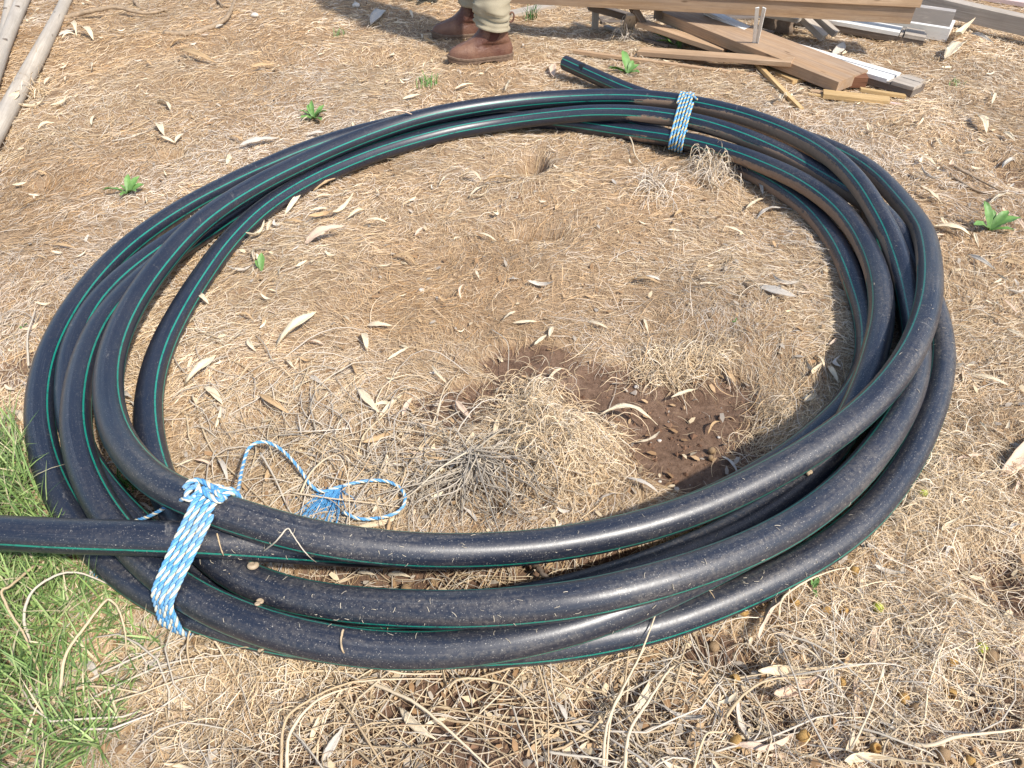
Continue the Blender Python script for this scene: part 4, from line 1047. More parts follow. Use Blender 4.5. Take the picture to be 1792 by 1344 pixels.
# ------------------------------------------------------------------ soil crumbs and leaf litter bits
def crumbs():
    r = np.random.default_rng(95); x, y = sample_ground(60000, .8, 96)
    k = r.random(len(x)) < np.clip(soil_at(x, y) * 1.1 - .25, .008, 1); x, y = x[k][:9000], y[k][:9000]; n = len(x)
    o8 = np.array([(1, 0, 0), (-1, 0, 0), (0, 1, 0), (0, -1, 0), (0, 0, 1), (0, 0, -1)], float)
    f8 = np.array([(0, 2, 4), (2, 1, 4), (1, 3, 4), (3, 0, 4), (2, 0, 5), (1, 2, 5), (3, 1, 5), (0, 3, 5)])
    s = r.exponential(.0016, n).clip(.0006, .0085)
    V = o8[None] * s[:, None, None] * r.uniform(.6, 1.3, (n, 6, 1)) + r.normal(0, .2, (n, 6, 3)) * s[:, None, None]
    V[..., 0] += x[:, None]; V[..., 1] += y[:, None]; V[..., 2] += (height(x, y) + s * .3)[:, None]
    Fq = (f8[None] + (np.arange(n) * 6)[:, None, None]).reshape(-1, 3)
    pal = np.array([(.19, .11, .07), (.25, .15, .095), (.15, .085, .055), (.32, .21, .14), (.42, .36, .30)])
    c = pal[r.choice(5, n, p=[.35, .3, .2, .12, .03])]
    props(obj('soil_crumbs', mesh_np('soil_crumbs', V.reshape(-1, 3), Fq, M['clod'], False, np.repeat(c, 6, 0))), 'crumbs of reddish soil scattered over the bare patches', 'soil', kind='stuff')
    # litter flakes
    x, y = sample_ground(5200, .75, 97); n = len(x)
    k = r.random(n) < np.where(y < 1.05, 1, .55); x, y = x[k], y[k]; n = len(x)
    q = np.array([(-1, -.3, 0), (0, -.42, .15), (1, 0, .1), (0, .42, .2), (-1, .3, .05)])
    fq = np.array([(0, 1, 3, 4), (1, 2, 3, 3)])
    L = r.uniform(.004, .013, n); th = r.uniform(0, 6.28, n); el = r.normal(0, .35, n)
    X = np.stack([np.cos(th) * np.cos(el), np.sin(th) * np.cos(el), np.sin(el)], 1); Y = np.stack([-np.sin(th), np.cos(th), r.normal(0, .3, n)], 1); Z = np.cross(X, Y)
    V = (q[None, :, :1] * X[:, None] + q[None, :, 1:2] * Y[:, None] + q[None, :, 2:] * Z[:, None]) * L[:, None, None]
    V[..., 0] += x[:, None]; V[..., 1] += y[:, None]; V[..., 2] += (height(x, y) + .008)[:, None]
    F3 = np.array([(0, 1, 4), (1, 3, 4), (1, 2, 3)])
    Fq = (F3[None] + (np.arange(n) * 5)[:, None, None]).reshape(-1, 3)
    pal = np.array([(.60, .48, .31), (.46, .31, .17), (.40, .34, .27), (.30, .18, .09)])
    c = pal[r.integers(0, 4, n)] * r.uniform(.8, 1.1, (n, 1))
    props(obj('leaf_litter', mesh_np('leaf_litter', V.reshape(-1, 3), Fq, M['straw'], False, np.repeat(c, 5, 0))), 'tiny broken flakes of dry leaf and bark', 'litter', kind='stuff')
crumbs()

# ------------------------------------------------------------------ green grass
def inpoly(px, py, poly):
    c = np.zeros(len(px), bool); j = len(poly) - 1
    for i in range(len(poly)):
        xi, yi = poly[i]; xj, yj = poly[j]
        c ^= ((yi > py) != (yj > py)) & (px < (xj - xi) * (py - yi) / (yj - yi + 1e-9) + xi); j = i
    return c
def grass():
    r = np.random.default_rng(121)
    poly = [(-420, 760), (30, 770), (90, 800), (118, 870), (150, 930), (215, 985), (270, 1060), (300, 1110), (262, 1160), (215, 1190), (235, 1260), (160, 1330), (60, 1420), (-420, 1420)]
    n0 = 26000; px = r.uniform(-420, 320, n0); py = r.uniform(755, 1420, n0)
    w = 26 * vn(px * .02, py * .02, 1, 131)
    k = inpoly(px + w, py + w * .6, poly); dens = np.clip(.95 - .0020 * (px + 60).clip(0) + .55 * vn(px * .018, py * .018, 1, 132), .10, 1)
    dens = dens * np.interp(py, [900, 1080, 1300], [1, .8, .35])
    k &= r.random(n0) < dens; px, py = px[k], py[k]
    x, y = GA(px, py); n = len(x); K = 6
    L = r.uniform(.035, .10, n) * np.where(py < 930, 1.45, 1.0) * np.where(px > 180, .75, 1.0)
    th = r.uniform(0, 6.28, n); lean = np.abs(r.normal(.62, .30, n)).clip(.05, 1.35); bend = r.uniform(.1, 1.0, n)
    P = np.zeros((n, K, 3)); p = np.stack([x, y, height(x, y)], 1)
    for kk in range(K):
        P[:, kk] = p; a = lean + bend * kk / (K - 1)
        step = (L / (K - 1))[:, None]
        p = p + step * np.stack([np.sin(a) * np.cos(th), np.sin(a) * np.sin(th), np.cos(a)], 1)
    P[..., 2] = np.maximum(P[..., 2], height(P[..., 0], P[..., 1]) + .002)
    near = PD[(PD[:, 0] < -.3) & (PD[:, 1] < 1.6)]
    ok = np.ones(n, bool)
    for kk in range(K):
        for a in range(0, n, 2000):
            ok[a:a + 2000] &= (np.linalg.norm(P[a:a + 2000, kk, None] - near[None], axis=2) > R_PIPE * .97).all(1)
    P, th, x = P[ok], th[ok], x[ok]; n = len(x)
    side = np.stack([-np.sin(th), np.cos(th), r.normal(0, .3, n)], 1)[:, None]
    hw = (r.uniform(.0009, .0019, n)[:, None] * np.array([.8, 1, .95, .8, .5, .08])[None])[..., None]
    V = np.stack([P - side * hw, P + side * hw], 2).reshape(-1, 3)
    i = (np.arange(n)[:, None] * K + np.arange(K - 1)[None]).ravel() * 2
    pal = np.array([(.23, .33, .095), (.16, .26, .075), (.33, .42, .16), (.10, .17, .055), (.52, .45, .28)])
    c = pal[r.choice(5, n, p=[.30, .28, .16, .14, .12])] * r.uniform(.8, 1.15, (n, 1))
    c = np.repeat(c[:, None], K, 1) * np.linspace(.85, 1.1, K)[None, :, None]
    props(obj('grass', mesh_np('grass', V, np.stack([i, i + 1, i + 3, i + 2], 1), M['grass'], True, np.repeat(c.reshape(-1, 3), 2, 0))), 'fresh green grass growing beside the coil at the loose pipe end', 'grass', kind='stuff')
grass()

def tuft(px, py, n, h, label, dark=False, spread=.02, group='green grass tufts'):
    g = G(px, py); parts = []
    for i in range(n):
        a = random.uniform(0, 6.28); l = h * random.uniform(.5, 1.1); s = random.uniform(.15, .75)
        b = Vector((g.x + random.gauss(0, spread * .4), g.y + random.gauss(0, spread * .4), float(height(g.x, g.y))))
        d = Vector((math.cos(a) * s, math.sin(a) * s, 1)).normalized()
        c = [b, b + d * l * .5, b + d * l * .85 + Vector((math.cos(a), math.sin(a), 0)) * l * .15, b + d * l + Vector((math.cos(a), math.sin(a), -.4)) * l * .3]
        C = catmull([list(q) for q in c], 2); m = len(C); sd = np.array([-math.sin(a), math.cos(a), .2])
        w = .0022 * np.linspace(1, .1, m)[:, None]
        V = np.stack([C - sd * w, C + sd * w], 1).reshape(-1, 3); k = np.arange(m - 1) * 2
        parts.append((V, np.stack([k, k + 1, k + 3, k + 2], 1)))
    V, Fq = merge(parts)
    props(obj('grass_tuft', mesh_np('grass_tuft', V, Fq, M['weed_dark'] if dark else M['weed'])), label, 'grass tuft', group)
tuft(749, 150, 40, .055, 'small green grass tuft between boots and coil', spread=.05)
tuft(928, 34, 26, .12, 'dark green grass tuft behind the brown boots', True, .04)
tuft(595, 66, 24, .045, 'tiny pale green grass tuft on open straw away from the coil', spread=.05)
tuft(1188, 84, 12, .13, 'upright green grass blades between the boards', False, .01)
tuft(215, 850, 50, .05, 'thin dark green tuft inside the coil by the near rope tie', True, .05)
tuft(1670, 150, 14, .03, 'faint green sprig on the straw near the notched batten', False, .04)

# ------------------------------------------------------------------ broad-leaved weeds
def weed_leaf_mesh(name, L, w, arch, mat):
    K = 8; V = []
    for i in range(K):
        t = i / (K - 1); ww = w * (.14 + .86 * math.sin(math.pi * min(1, t ** 1.15 * .93 + .04)) ** .9) * (1 if t < .97 else .4)
        for s in (-1, -.5, 0, .5, 1):
            V.append((L * t, s * ww * .5, arch * L * math.sin(t * 2.0) * .6 + abs(s) * ww * .16 + .002 * math.sin(t * 14 + s * 4)))
    F = [(i * 5 + k, (i + 1) * 5 + k, (i + 1) * 5 + k + 1, i * 5 + k + 1) for i in range(K - 1) for k in range(4)]
    return mesh_np(name, np.array(V), np.array(F), mat)
def weed(px, py, spec, label, mat='weed'):
    """spec: (heading degrees, length, rise degrees)"""
    g = G(px, py); g.z = float(height(g.x, g.y)) + .004
    root = empty('weed_plant', tuple(g)); props(root, label, 'weed', 'green weeds')
    for a, L, rise in spec:
        o = obj('leaf', weed_leaf_mesh('leaf', L, L * random.uniform(.28, .4), random.uniform(.2, .5), M[mat]), root)
        o.rotation_euler = (random.uniform(-.4, .4), -math.radians(rise * .62), math.radians(a + random.uniform(-14, 14))); o.scale = (random.uniform(.7, 1.15),) * 3
weed(550, 208, [(0, .06, 25), (40, .075, 45), (85, .10, 60), (130, .085, 40), (180, .08, 25), (225, .07, 12), (300, .06, 10), (265, .05, 20), (20, .06, 55)], 'bright green leafy weed behind the coil on bare straw')
weed(228, 348, [(20, .075, 25), (60, .06, 45), (100, .08, 55), (150, .05, 30), (185, .085, 8), (330, .06, 12), (270, .04, 15)], 'green weed rosette with a trailing leaf outside the coil near the poles')
weed(1098, 130, [(15, .075, 35), (60, .06, 50), (110, .10, 55), (175, .09, 12), (200, .08, 5), (330, .06, 10)], 'green weed growing behind the loose pipe end by timber strip')
weed(1728, 408, [(0, .09, 18), (340, .085, 12), (80, .09, 60), (110, .10, 65), (190, .07, 15), (40, .07, 40)], 'green weed among pale leaves beside the coil on its outer side')
weed(1180, 80, [(150, .13, 22), (185, .12, 8), (20, .10, 15)], 'broad green leaves growing between the pale boards')
weed(461, 486, [(95, .05, 60), (120, .035, 40)], 'single bright green leaf inside the coil among dead leaves')
weed(1424, 1030, [(110, .028, 55), (60, .022, 40), (260, .022, 20)], 'small bright green seedling touching the front pipe strand')
weed(1282, 580, [(60, .016, 30), (200, .014, 20)], 'tiny green seedling on the straw inside the coil')
weed(760, 3, [(a, .16, 35) for a in range(0, 360, 36)], 'dark green weed clump behind the boots at the shaded edge', 'weed_dark')
weed(40, 578, [(30, .02, 40), (150, .018, 30)], 'tiny green seedling on brown soil outside the coil')

# ------------------------------------------------------------------ fallen gum leaves
def leaf_mesh(name, kind, mat, seed):
    r = random.Random(seed); K = 11; V = []
    w = {'slender': .115, 'broad': .21, 'sickle': .125, 'curled': .16, 'twisted': .15, 'torn': .20}[kind] * r.uniform(.9, 1.12)
    cv = {'sickle': .22}.get(kind, r.uniform(-.06, .06)); bend = {'curled': .34}.get(kind, r.uniform(.03, .16))
    tw = {'twisted': 1.9}.get(kind, r.uniform(-.3, .3)); fold = {'curled': 1.1, 'torn': .4}.get(kind, r.uniform(.2, .9))
    for i in range(K):
        t = i / (K - 1)
        ww = w * math.sin(math.pi * min(1, t * .94 + .05)) ** .8 * (1 - .35 * t) * 1.25 if t > .07 else .018
        if kind == 'torn' and .55 < t: ww *= .75 + .35 * r.random()
        x = t - .5; y0 = cv * math.sin(math.pi * t); z0 = bend * (math.sin(math.pi * t) if kind != 'curled' else (2 * t - 1) ** 2 * .8)
        a = tw * (t - .4)
        for s in (-1, -.5, 0, .5, 1):
            yy = s * ww * .5; zz = abs(s) ** 1.4 * ww * .5 * fold + .012 * math.sin(t * 17 + s * 5 + seed)
            V.append((x, y0 + yy * math.cos(a) - zz * math.sin(a), z0 + yy * math.sin(a) + zz * math.cos(a)))
    F = [(i * 5 + k, (i + 1) * 5 + k, (i + 1) * 5 + k + 1, i * 5 + k + 1) for i in range(K - 1) for k in range(4)]
    V = np.array(V); n = len(V)
    # a dry leaf has a little body: a second skin just below the first
    V2 = np.vstack([V, V - np.array([0, 0, .006])]); F = np.array(F); F2 = F[:, ::-1] + n
    rim = [i * 5 for i in range(K)] + [(K - 1) * 5 + k for k in range(1, 5)] + [i * 5 + 4 for i in range(K - 2, -1, -1)] + [3, 2, 1]
    R_ = [(rim[i], rim[i] + n, rim[(i + 1) % len(rim)] + n, rim[(i + 1) % len(rim)]) for i in range(len(rim))]
    return mesh_np(name, V2, np.vstack([F, F2, R_]), mat)
KINDS = ['slender', 'broad', 'sickle', 'curled', 'twisted', 'torn']
TONES = {'c': ('leaf_cream', 'pale cream'), 't': ('leaf_tan', 'tan'), 'g': ('leaf_grey', 'grey'), 'p': ('leaf_pink', 'pinkish tan')}
LM = {(k, t, v): leaf_mesh('fallen_leaf', k, M[TONES[t][0]], 37 * i + 5 * v + ord(t)) for i, k in enumerate(KINDS) for t in TONES for v in (0, 1, 2)}
WORD = {'slender': 'slender', 'broad': 'broad', 'sickle': 'sickle-shaped', 'curled': 'curled', 'twisted': 'twisted', 'torn': 'torn'}
CEN = PD[:, :2].mean(0)
def size_word(L): return 'tiny' if L < .038 else 'small' if L < .058 else 'medium' if L < .08 else 'large'
def place_word(px, py):
    x, y = GA(px, py); r = math.hypot(x - CEN[0], (y - CEN[1]) * .95)
    if r < .98:
        if soil_at(np.array([x]), np.array([y]))[0] > .5: return 'on bare soil inside the coil'
        return 'inside the coil ' + ('near the blue and cream rope' if px < 760 and py > 560 else 'near the far rope tie' if py < 400 and px > 1000 else 'among straw by the inner strand' if px < 600 else 'on open matted straw' if px < 1000 else 'on golden straw past the soil')
    if py > 1000: return 'on brown straw between grass and coil' if px < 700 else 'among nuts and stalks outside the coil'
    if px > 1500 and py < 330: return 'near the timber pile'
    if px > 1500: return 'outside the coil on golden straw'
    if px < 330 and py < 330: return 'near the pale poles'
    if px < 330: return 'outside the coil near the green grass'
    return 'on open straw between the coil and the boots'
def leaf(x1, y1, x2, y2, kind, tone, up=.010, z=None, on_pipe=False):
    A, B = G(x1, y1), G(x2, y2)
    mid = (A + B) / 2; d = B - A; L = d.length * 1.05
    o = bpy.data.objects.new('fallen_leaf', LM[(kind, tone, random.randint(0, 2))])
    zz = float(height(mid.x, mid.y)) + up + random.uniform(-.005, .005) + (.012 if 900 < x1 < 1170 and 690 < y1 < 880 else 0)
    pitch, roll = random.gauss(0, .13), random.gauss(0, .5)
    o.location = (mid.x, mid.y, zz + abs(math.sin(pitch)) * L * .4)
    o.rotation_euler = (roll, pitch, math.atan2(d.y, d.x)); o.scale = (L,) * 3
    COL.objects.link(o)
    props(o, f'{size_word(L)} {TONES[tone][1]} {WORD[kind]} dry leaf {place_word((x1 + x2) / 2, (y1 + y2) / 2)}', 'leaf', 'fallen gum leaves')
    return o
LEAVES = [(137,8,162,12,'c'),(107,70,138,60,'g','b'),(112,76,140,70,'c'),(148,62,165,75,'c'),(78,150,97,137,'c'),(117,148,124,138,'c'),(155,118,162,130,'c'),(14,208,45,183,'c','w'),(40,200,88,184,'c'),(100,195,128,182,'c'),(160,218,175,205,'c','b'),(277,185,300,200,'c','b'),(300,90,330,80,'t'),(322,103,380,117,'t','s'),(442,129,480,117,'t','s'),(476,130,500,119,'c','s'),(3,237,17,218,'c','b'),(68,232,100,225,'c','k'),(60,253,85,250,'c'),(282,225,290,245,'c','b'),(275,250,310,258,'c'),(310,258,325,245,'c'),(405,248,430,255,'t'),(399,296,405,280,'c','b'),(425,268,490,253,'g','x'),(25,335,50,326,'c'),(40,380,85,362,'t'),(525,228,540,216,'c'),(651,50,674,26,'g','x'),(710,24,722,37,'c','s'),(688,44,715,45,'c','s'),(735,64,738,72,'c'),(742,73,762,84,'t','s'),(797,160,830,151,'c','s'),(884,166,897,150,'c','s'),(969,137,972,116,'p','b'),(850,135,864,131,'c'),(705,176,735,170,'c','x'),(715,182,722,190,'c'),(840,162,859,167,'c'),(800,178,806,170,'c'),(769,331,794,315,'c','s'),(804,318,843,331,'c','k'),(823,352,855,331,'c','s'),(847,333,906,330,'t','s'),(828,356,858,347,'c'),(761,374,779,367,'c','b'),(644,403,681,403,'c','b'),(812,421,839,421,'c','s'),(890,428,916,428,'c'),(945,412,974,414,'c','b'),(536,438,609,423,'p','x'),(587,392,622,365,'c','u'),(552,357,585,352,'c'),(499,377,532,349,'c','s'),(550,342,589,326,'t','s'),(599,351,614,339,'c'),(546,382,577,374,'c','s'),(499,395,534,399,'t','s'),(441,438,470,411,'c','u'),(470,410,478,395,'c'),(405,492,447,482,'g','u'),(437,452,484,451,'c','s'),(450,470,452,444,'c'),(495,500,516,478,'c','k'),(476,520,492,524,'c'),(690,465,730,482,'t','k'),(794,534,814,520,'t','s'),(603,563,618,582,'c','s'),(644,574,686,579,'c','x'),(638,592,644,624,'c','b'),(487,614,556,560,'c','w'),(417,569,448,576,'t'),(417,609,435,597,'c','b'),(440,606,452,626,'c','b'),(311,594,323,606,'c','b'),(354,532,371,548,'c','x'),(898,573,940,573,'c','s'),(961,598,967,578,'c','b'),(935,606,958,591,'c','x'),(880,575,902,555,'c'),(545,395,590,388,'t'),(610,395,640,380,'c'),(679,638,718,614,'c','s'),(757,650,783,675,'c','s'),(664,732,705,694,'c','s'),(629,688,664,729,'c','x'),(799,702,824,730,'p','b'),(713,708,730,737,'t','u'),(863,778,876,727,'c','s'),(1049,734,1148,744,'c','k'),(956,774,981,806,'c','s'),(787,823,818,802,'g','b'),(1013,870,1060,861,'c','x'),(1041,886,1090,867,'g','s'),(1098,848,1150,872,'g','s'),(1175,696,1222,673,'c','s'),(1029,566,1065,583,'c','s'),(1126,563,1134,587,'c','s'),(1106,568,1118,578,'c'),(1103,494,1157,511,'t','s'),(640,781,701,764,'t','u'),(645,786,668,773,'c','b'),(918,699,936,686,'c','b'),(960,655,985,640,'c'),(613,646,626,668,'t','b'),(329,682,381,631,'c','w'),(474,693,511,714,'c','s'),(459,705,510,731,'t','s'),(364,690,393,717,'c','b'),(378,752,391,722,'c','s'),(310,823,346,809,'c','s'),(344,815,379,823,'p','s'),(383,807,401,853,'g','s'),(468,853,485,817,'t','b'),(177,828,222,813,'g','s'),(545,667,567,682,'g','b'),(331,653,341,630,'c'),(316,665,328,684,'t'),(231,878,269,900,'g','s'),(27,722,44,747,'c','b'),(12,742,38,742,'c'),(500,640,520,655,'c'),(215,690,236,705,'g','x'),(222,712,236,736,'g'),(1325,518,1384,546,'g','b'),(1297,513,1320,531,'c','b'),(1219,515,1252,516,'c','x'),(1406,641,1424,665,'c','b'),(1421,636,1437,659,'c','b'),(1444,655,1462,682,'c','b'),(1402,715,1426,697,'c','b'),(1438,724,1460,727,'c'),(1690,449,1735,481,'g','s'),(1744,481,1764,497,'c'),(1765,489,1798,491,'c','s'),(1766,520,1800,517,'g'),(1700,660,1762,682,'c','s'),(1707,750,1720,773,'c','s'),(1727,553,1769,575,'c','x'),(1760,580,1790,600,'c','x'),(1744,841,1797,776,'p','b'),(1767,834,1792,874,'p','s'),(1660,820,1706,815,'p'),(1267,787,1297,824,'g','s'),(1700,529,1722,527,'c'),(1242,748,1262,730,'t'),(1323,1127,1381,1029,'p','w'),(1630,1054,1730,1077,'c','s'),(1683,1140,1752,1191,'c','k'),(1348,1233,1434,1191,'p','u'),(1322,1166,1417,1176,'c','u'),(1322,1313,1391,1278,'p','s'),(1534,1255,1583,1280,'g','s'),(1466,1332,1556,1326,'c','u'),(1636,942,1665,923,'c','u'),(1653,979,1670,960,'g'),(1553,893,1570,908,'c'),(1526,997,1578,1012,'g','u'),(1760,941,1800,929,'g'),(1450,1120,1472,1140,'g','x'),(1590,890,1610,870,'c'),(699,1234,762,1292,'c','x'),(1110,1240,1139,1157,'c','w'),(997,1248,1030,1280,'g','x'),(968,1303,990,1316,'c'),(629,922,702,910,'c','s'),(676,993,716,999,'c','b'),(625,995,655,999,'c'),(458,1240,523,1211,'c','x'),(143,1157,172,1186,'g','b'),(300,1110,320,1095,'g','u'),(540,1290,560,1250,'c','x'),(560,1330,600,1270,'g','x'),(250,1160,300,1170,'g','b'),(1010,1310,1030,1290,'c'),(1700,214,1722,240,'c','b'),(1650,113,1683,90,'c','x'),(1653,90,1672,93,'c'),(1664,82,1685,62,'c','u'),(1662,88,1672,100,'p'),(1696,68,1736,82,'g','s'),(1686,134,1722,139,'t','s'),(1606,282,1638,292,'c','s'),(1681,274,1717,284,'c','s'),(1757,287,1780,272,'g'),(1601,337,1645,363,'c','s'),(1630,410,1696,424,'c','b'),(1640,400,1668,423,'c'),(1727,367,1769,349,'c','s'),(1715,368,1742,376,'c'),(1760,387,1793,414,'p','s'),(1700,417,1709,440,'c','s'),(1622,247,1642,250,'c'),(1648,260,1656,245,'c','k'),(1556,222,1578,217,'c'),(1602,228,1608,214,'c'),(1543,233,1558,240,'c'),(1455,100,1474,84,'g','b'),(1471,104,1479,93,'c'),(1564,121,1592,124,'c','u'),(1544,112,1560,118,'c'),(1325,383,1388,372,'g','k'),(1218,324,1258,346,'c','s'),(1305,370,1340,346,'c','s'),(1323,320,1334,346,'g'),(1263,412,1302,421,'c','s'),(1362,193,1377,176,'c','b'),(1390,174,1418,166,'c'),(1420,196,1434,208,'c'),(1731,168,1755,171,'c','x'),(1734,185,1738,173,'c'),(1752,240,1772,255,'c'),(1515,225,1525,240,'c'),(1360,430,1385,445,'c'),(1240,380,1250,365,'c'),(1179,385,1193,372,'t'),(1280,445,1300,448,'c'),(1475,290,1490,300,'c'),(60,28,72,22,'c'),(120,55,135,68,'c')]
nl = 0
for q in LEAVES:
    kd = q[5] if len(q) > 5 else random.choice(['slender', 'slender', 'sickle', 'broad', 'curled', 'twisted'])
    if len(q) > 5: kd = {'s': 'slender', 'b': 'broad', 'k': 'sickle', 'u': 'curled', 'w': 'twisted', 'x': 'torn'}[q[5]]
    leaf(*q[:4], kd, q[4]); nl += 1
tries = 0
while nl < 296 and tries < 4000:
    tries += 1
    px, py = random.uniform(-30, 1820), 20 + 1330 * random.random() ** 1.15
    x, y = GA(px, py)
    dmin = np.hypot(PD[:, 0] - x, PD[:, 1] - y).min()
    if dmin < .055 or (px < 280 and py > 740) or (990 < px < 1650 and py < 185) or (730 < px < 930 and py < 125): continue
    if soil_at(np.array([x]), np.array([y]))[0] > .6 and random.random() < .7: continue
    Lw = random.uniform(.028, .075); a = random.uniform(0, 6.28)
    sc = 1250 * .65 / 1.15 * (1 if py > 600 else .55)
    g = Vector((x, y, 0)); e = Vector((math.cos(a), math.sin(a), 0)) * Lw / 2
    def topx(p):
        v = p - Vector((0, 0, CAM_H)); zc = v.y * CP - v.z * SP
        return CX + F_PX * v.x / zc, CY - F_PX * (v.y * SP + v.z * CP) / zc
    p1, p2 = topx(g - e), topx(g + e)
    leaf(*p1, *p2, random.choice(KINDS), random.choice('ccttttggpp')); nl += 1

def leaf_scatter():
    r = np.random.default_rng(181); x, y = sample_ground(1500, .45, 182)
    w = np.clip(.55 + .9 * vn(x, y, 2.0, 183), .12, 1) * np.where(soil_at(x, y) > .6, .3, 1)
    dm = np.array([np.hypot(PD[::3, 0] - a, PD[::3, 1] - b).min() for a, b in zip(x, y)])
    px_l = (x < -.55) & (y < 1.05)
    k = (r.random(len(x)) < w) & (dm > .045) & ~px_l; x, y = x[k], y[k]; n = len(x); K = 6
    L = r.uniform(.018, .046, n); th = r.uniform(0, 6.28, n); wd = L * r.uniform(.06, .14, n); bend = r.normal(0, .22, n); cv = r.normal(0, .16, n); roll = r.normal(0, .6, n)
    V = np.zeros((n, K, 3, 3))
    for i in range(K):
        t = i / (K - 1); ww = wd * math.sin(math.pi * (t * .9 + .05)) ** .8
        for j, s in enumerate((-1, 0, 1)):
            V[:, i, j, 0] = (t - .5) * L
            V[:, i, j, 1] = cv * L * math.sin(math.pi * t) + s * ww * np.cos(roll)
            V[:, i, j, 2] = np.abs(bend) * L * (2 * t - 1) ** 2 * .6 + abs(s) * ww * .5 + s * ww * np.sin(roll)
    X = V[..., 0] * np.cos(th)[:, None, None] - V[..., 1] * np.sin(th)[:, None, None]; Y = V[..., 0] * np.sin(th)[:, None, None] + V[..., 1] * np.cos(th)[:, None, None]
    V[..., 0] = X + x[:, None, None]; V[..., 1] = Y + y[:, None, None]; V[..., 2] += (height(x, y) + r.uniform(.005, .013, n))[:, None, None]
    f = np.array([(i * 3 + j, (i + 1) * 3 + j, (i + 1) * 3 + j + 1, i * 3 + j + 1) for i in range(K - 1) for j in range(2)])
    Fq = (f[None] + (np.arange(n) * K * 3)[:, None, None]).reshape(-1, 4)
    pal = np.array([(.78, .66, .47), (.70, .57, .39), (.55, .39, .22), (.58, .52, .44), (.64, .48, .34)])
    c = pal[r.choice(5, n, p=[.36, .24, .16, .12, .12])] * r.uniform(.85, 1.08, (n, 1))
    props(obj('small_leaf_litter', mesh_np('small_leaf_litter', V.reshape(-1, 3), Fq, M['straw'], True, np.repeat(c, K * 3, 0))), 'small narrow dry leaves littered over the straw', 'leaf litter', kind='stuff')
leaf_scatter()

# a leaf caught on the pipe
p_, n_ = pipe_hit(690, 206)
if p_:
    o = bpy.data.objects.new('fallen_leaf', LM[('slender', 'p', 0)]); o.location = p_ + n_ * .008; o.scale = (.13,) * 3
    o.rotation_euler = (.1, .05, .32); COL.objects.link(o); props(o, 'pinkish slender dry leaf lying on top of the outer pipe strand', 'leaf', 'fallen gum leaves')

# ------------------------------------------------------------------ dead stems
ST = mat_tint('dead_stalk', .7, .3)
def tinted(V, Fq, c, name):
    return mesh_np(name, V, Fq, ST, True, np.broadcast_to(np.array(c), (len(V), 3)))
STEMC = [(.60, .47, .30), (.64, .52, .36), (.52, .39, .24), (.55, .48, .38)]
def dead_stem(pts, rad, label, c=None):
    P = []
    for a, b, z in pts:
        if z is None:
            p, q = pipe_hit(a, b)
            if p: P.append(list(p + q * .004)); continue
            z = 0
        g = G(a, b, z); P.append([g.x, g.y, max(g.z, float(height(g.x, g.y)) + .005)])
    C = catmull(P, 7); m = len(C); C = C + rng.normal(0, rad * .10, (m, 3))
    V, Fq = tube_np(C, rad * np.linspace(1.1, .5, m) * (1 + .05 * np.sin(np.arange(m) * .7)), 6)
    props(obj('dead_stalk', tinted(V, Fq, c or random.choice(STEMC), 'dead_stalk')), label, 'stalk', 'dead plant stalks')
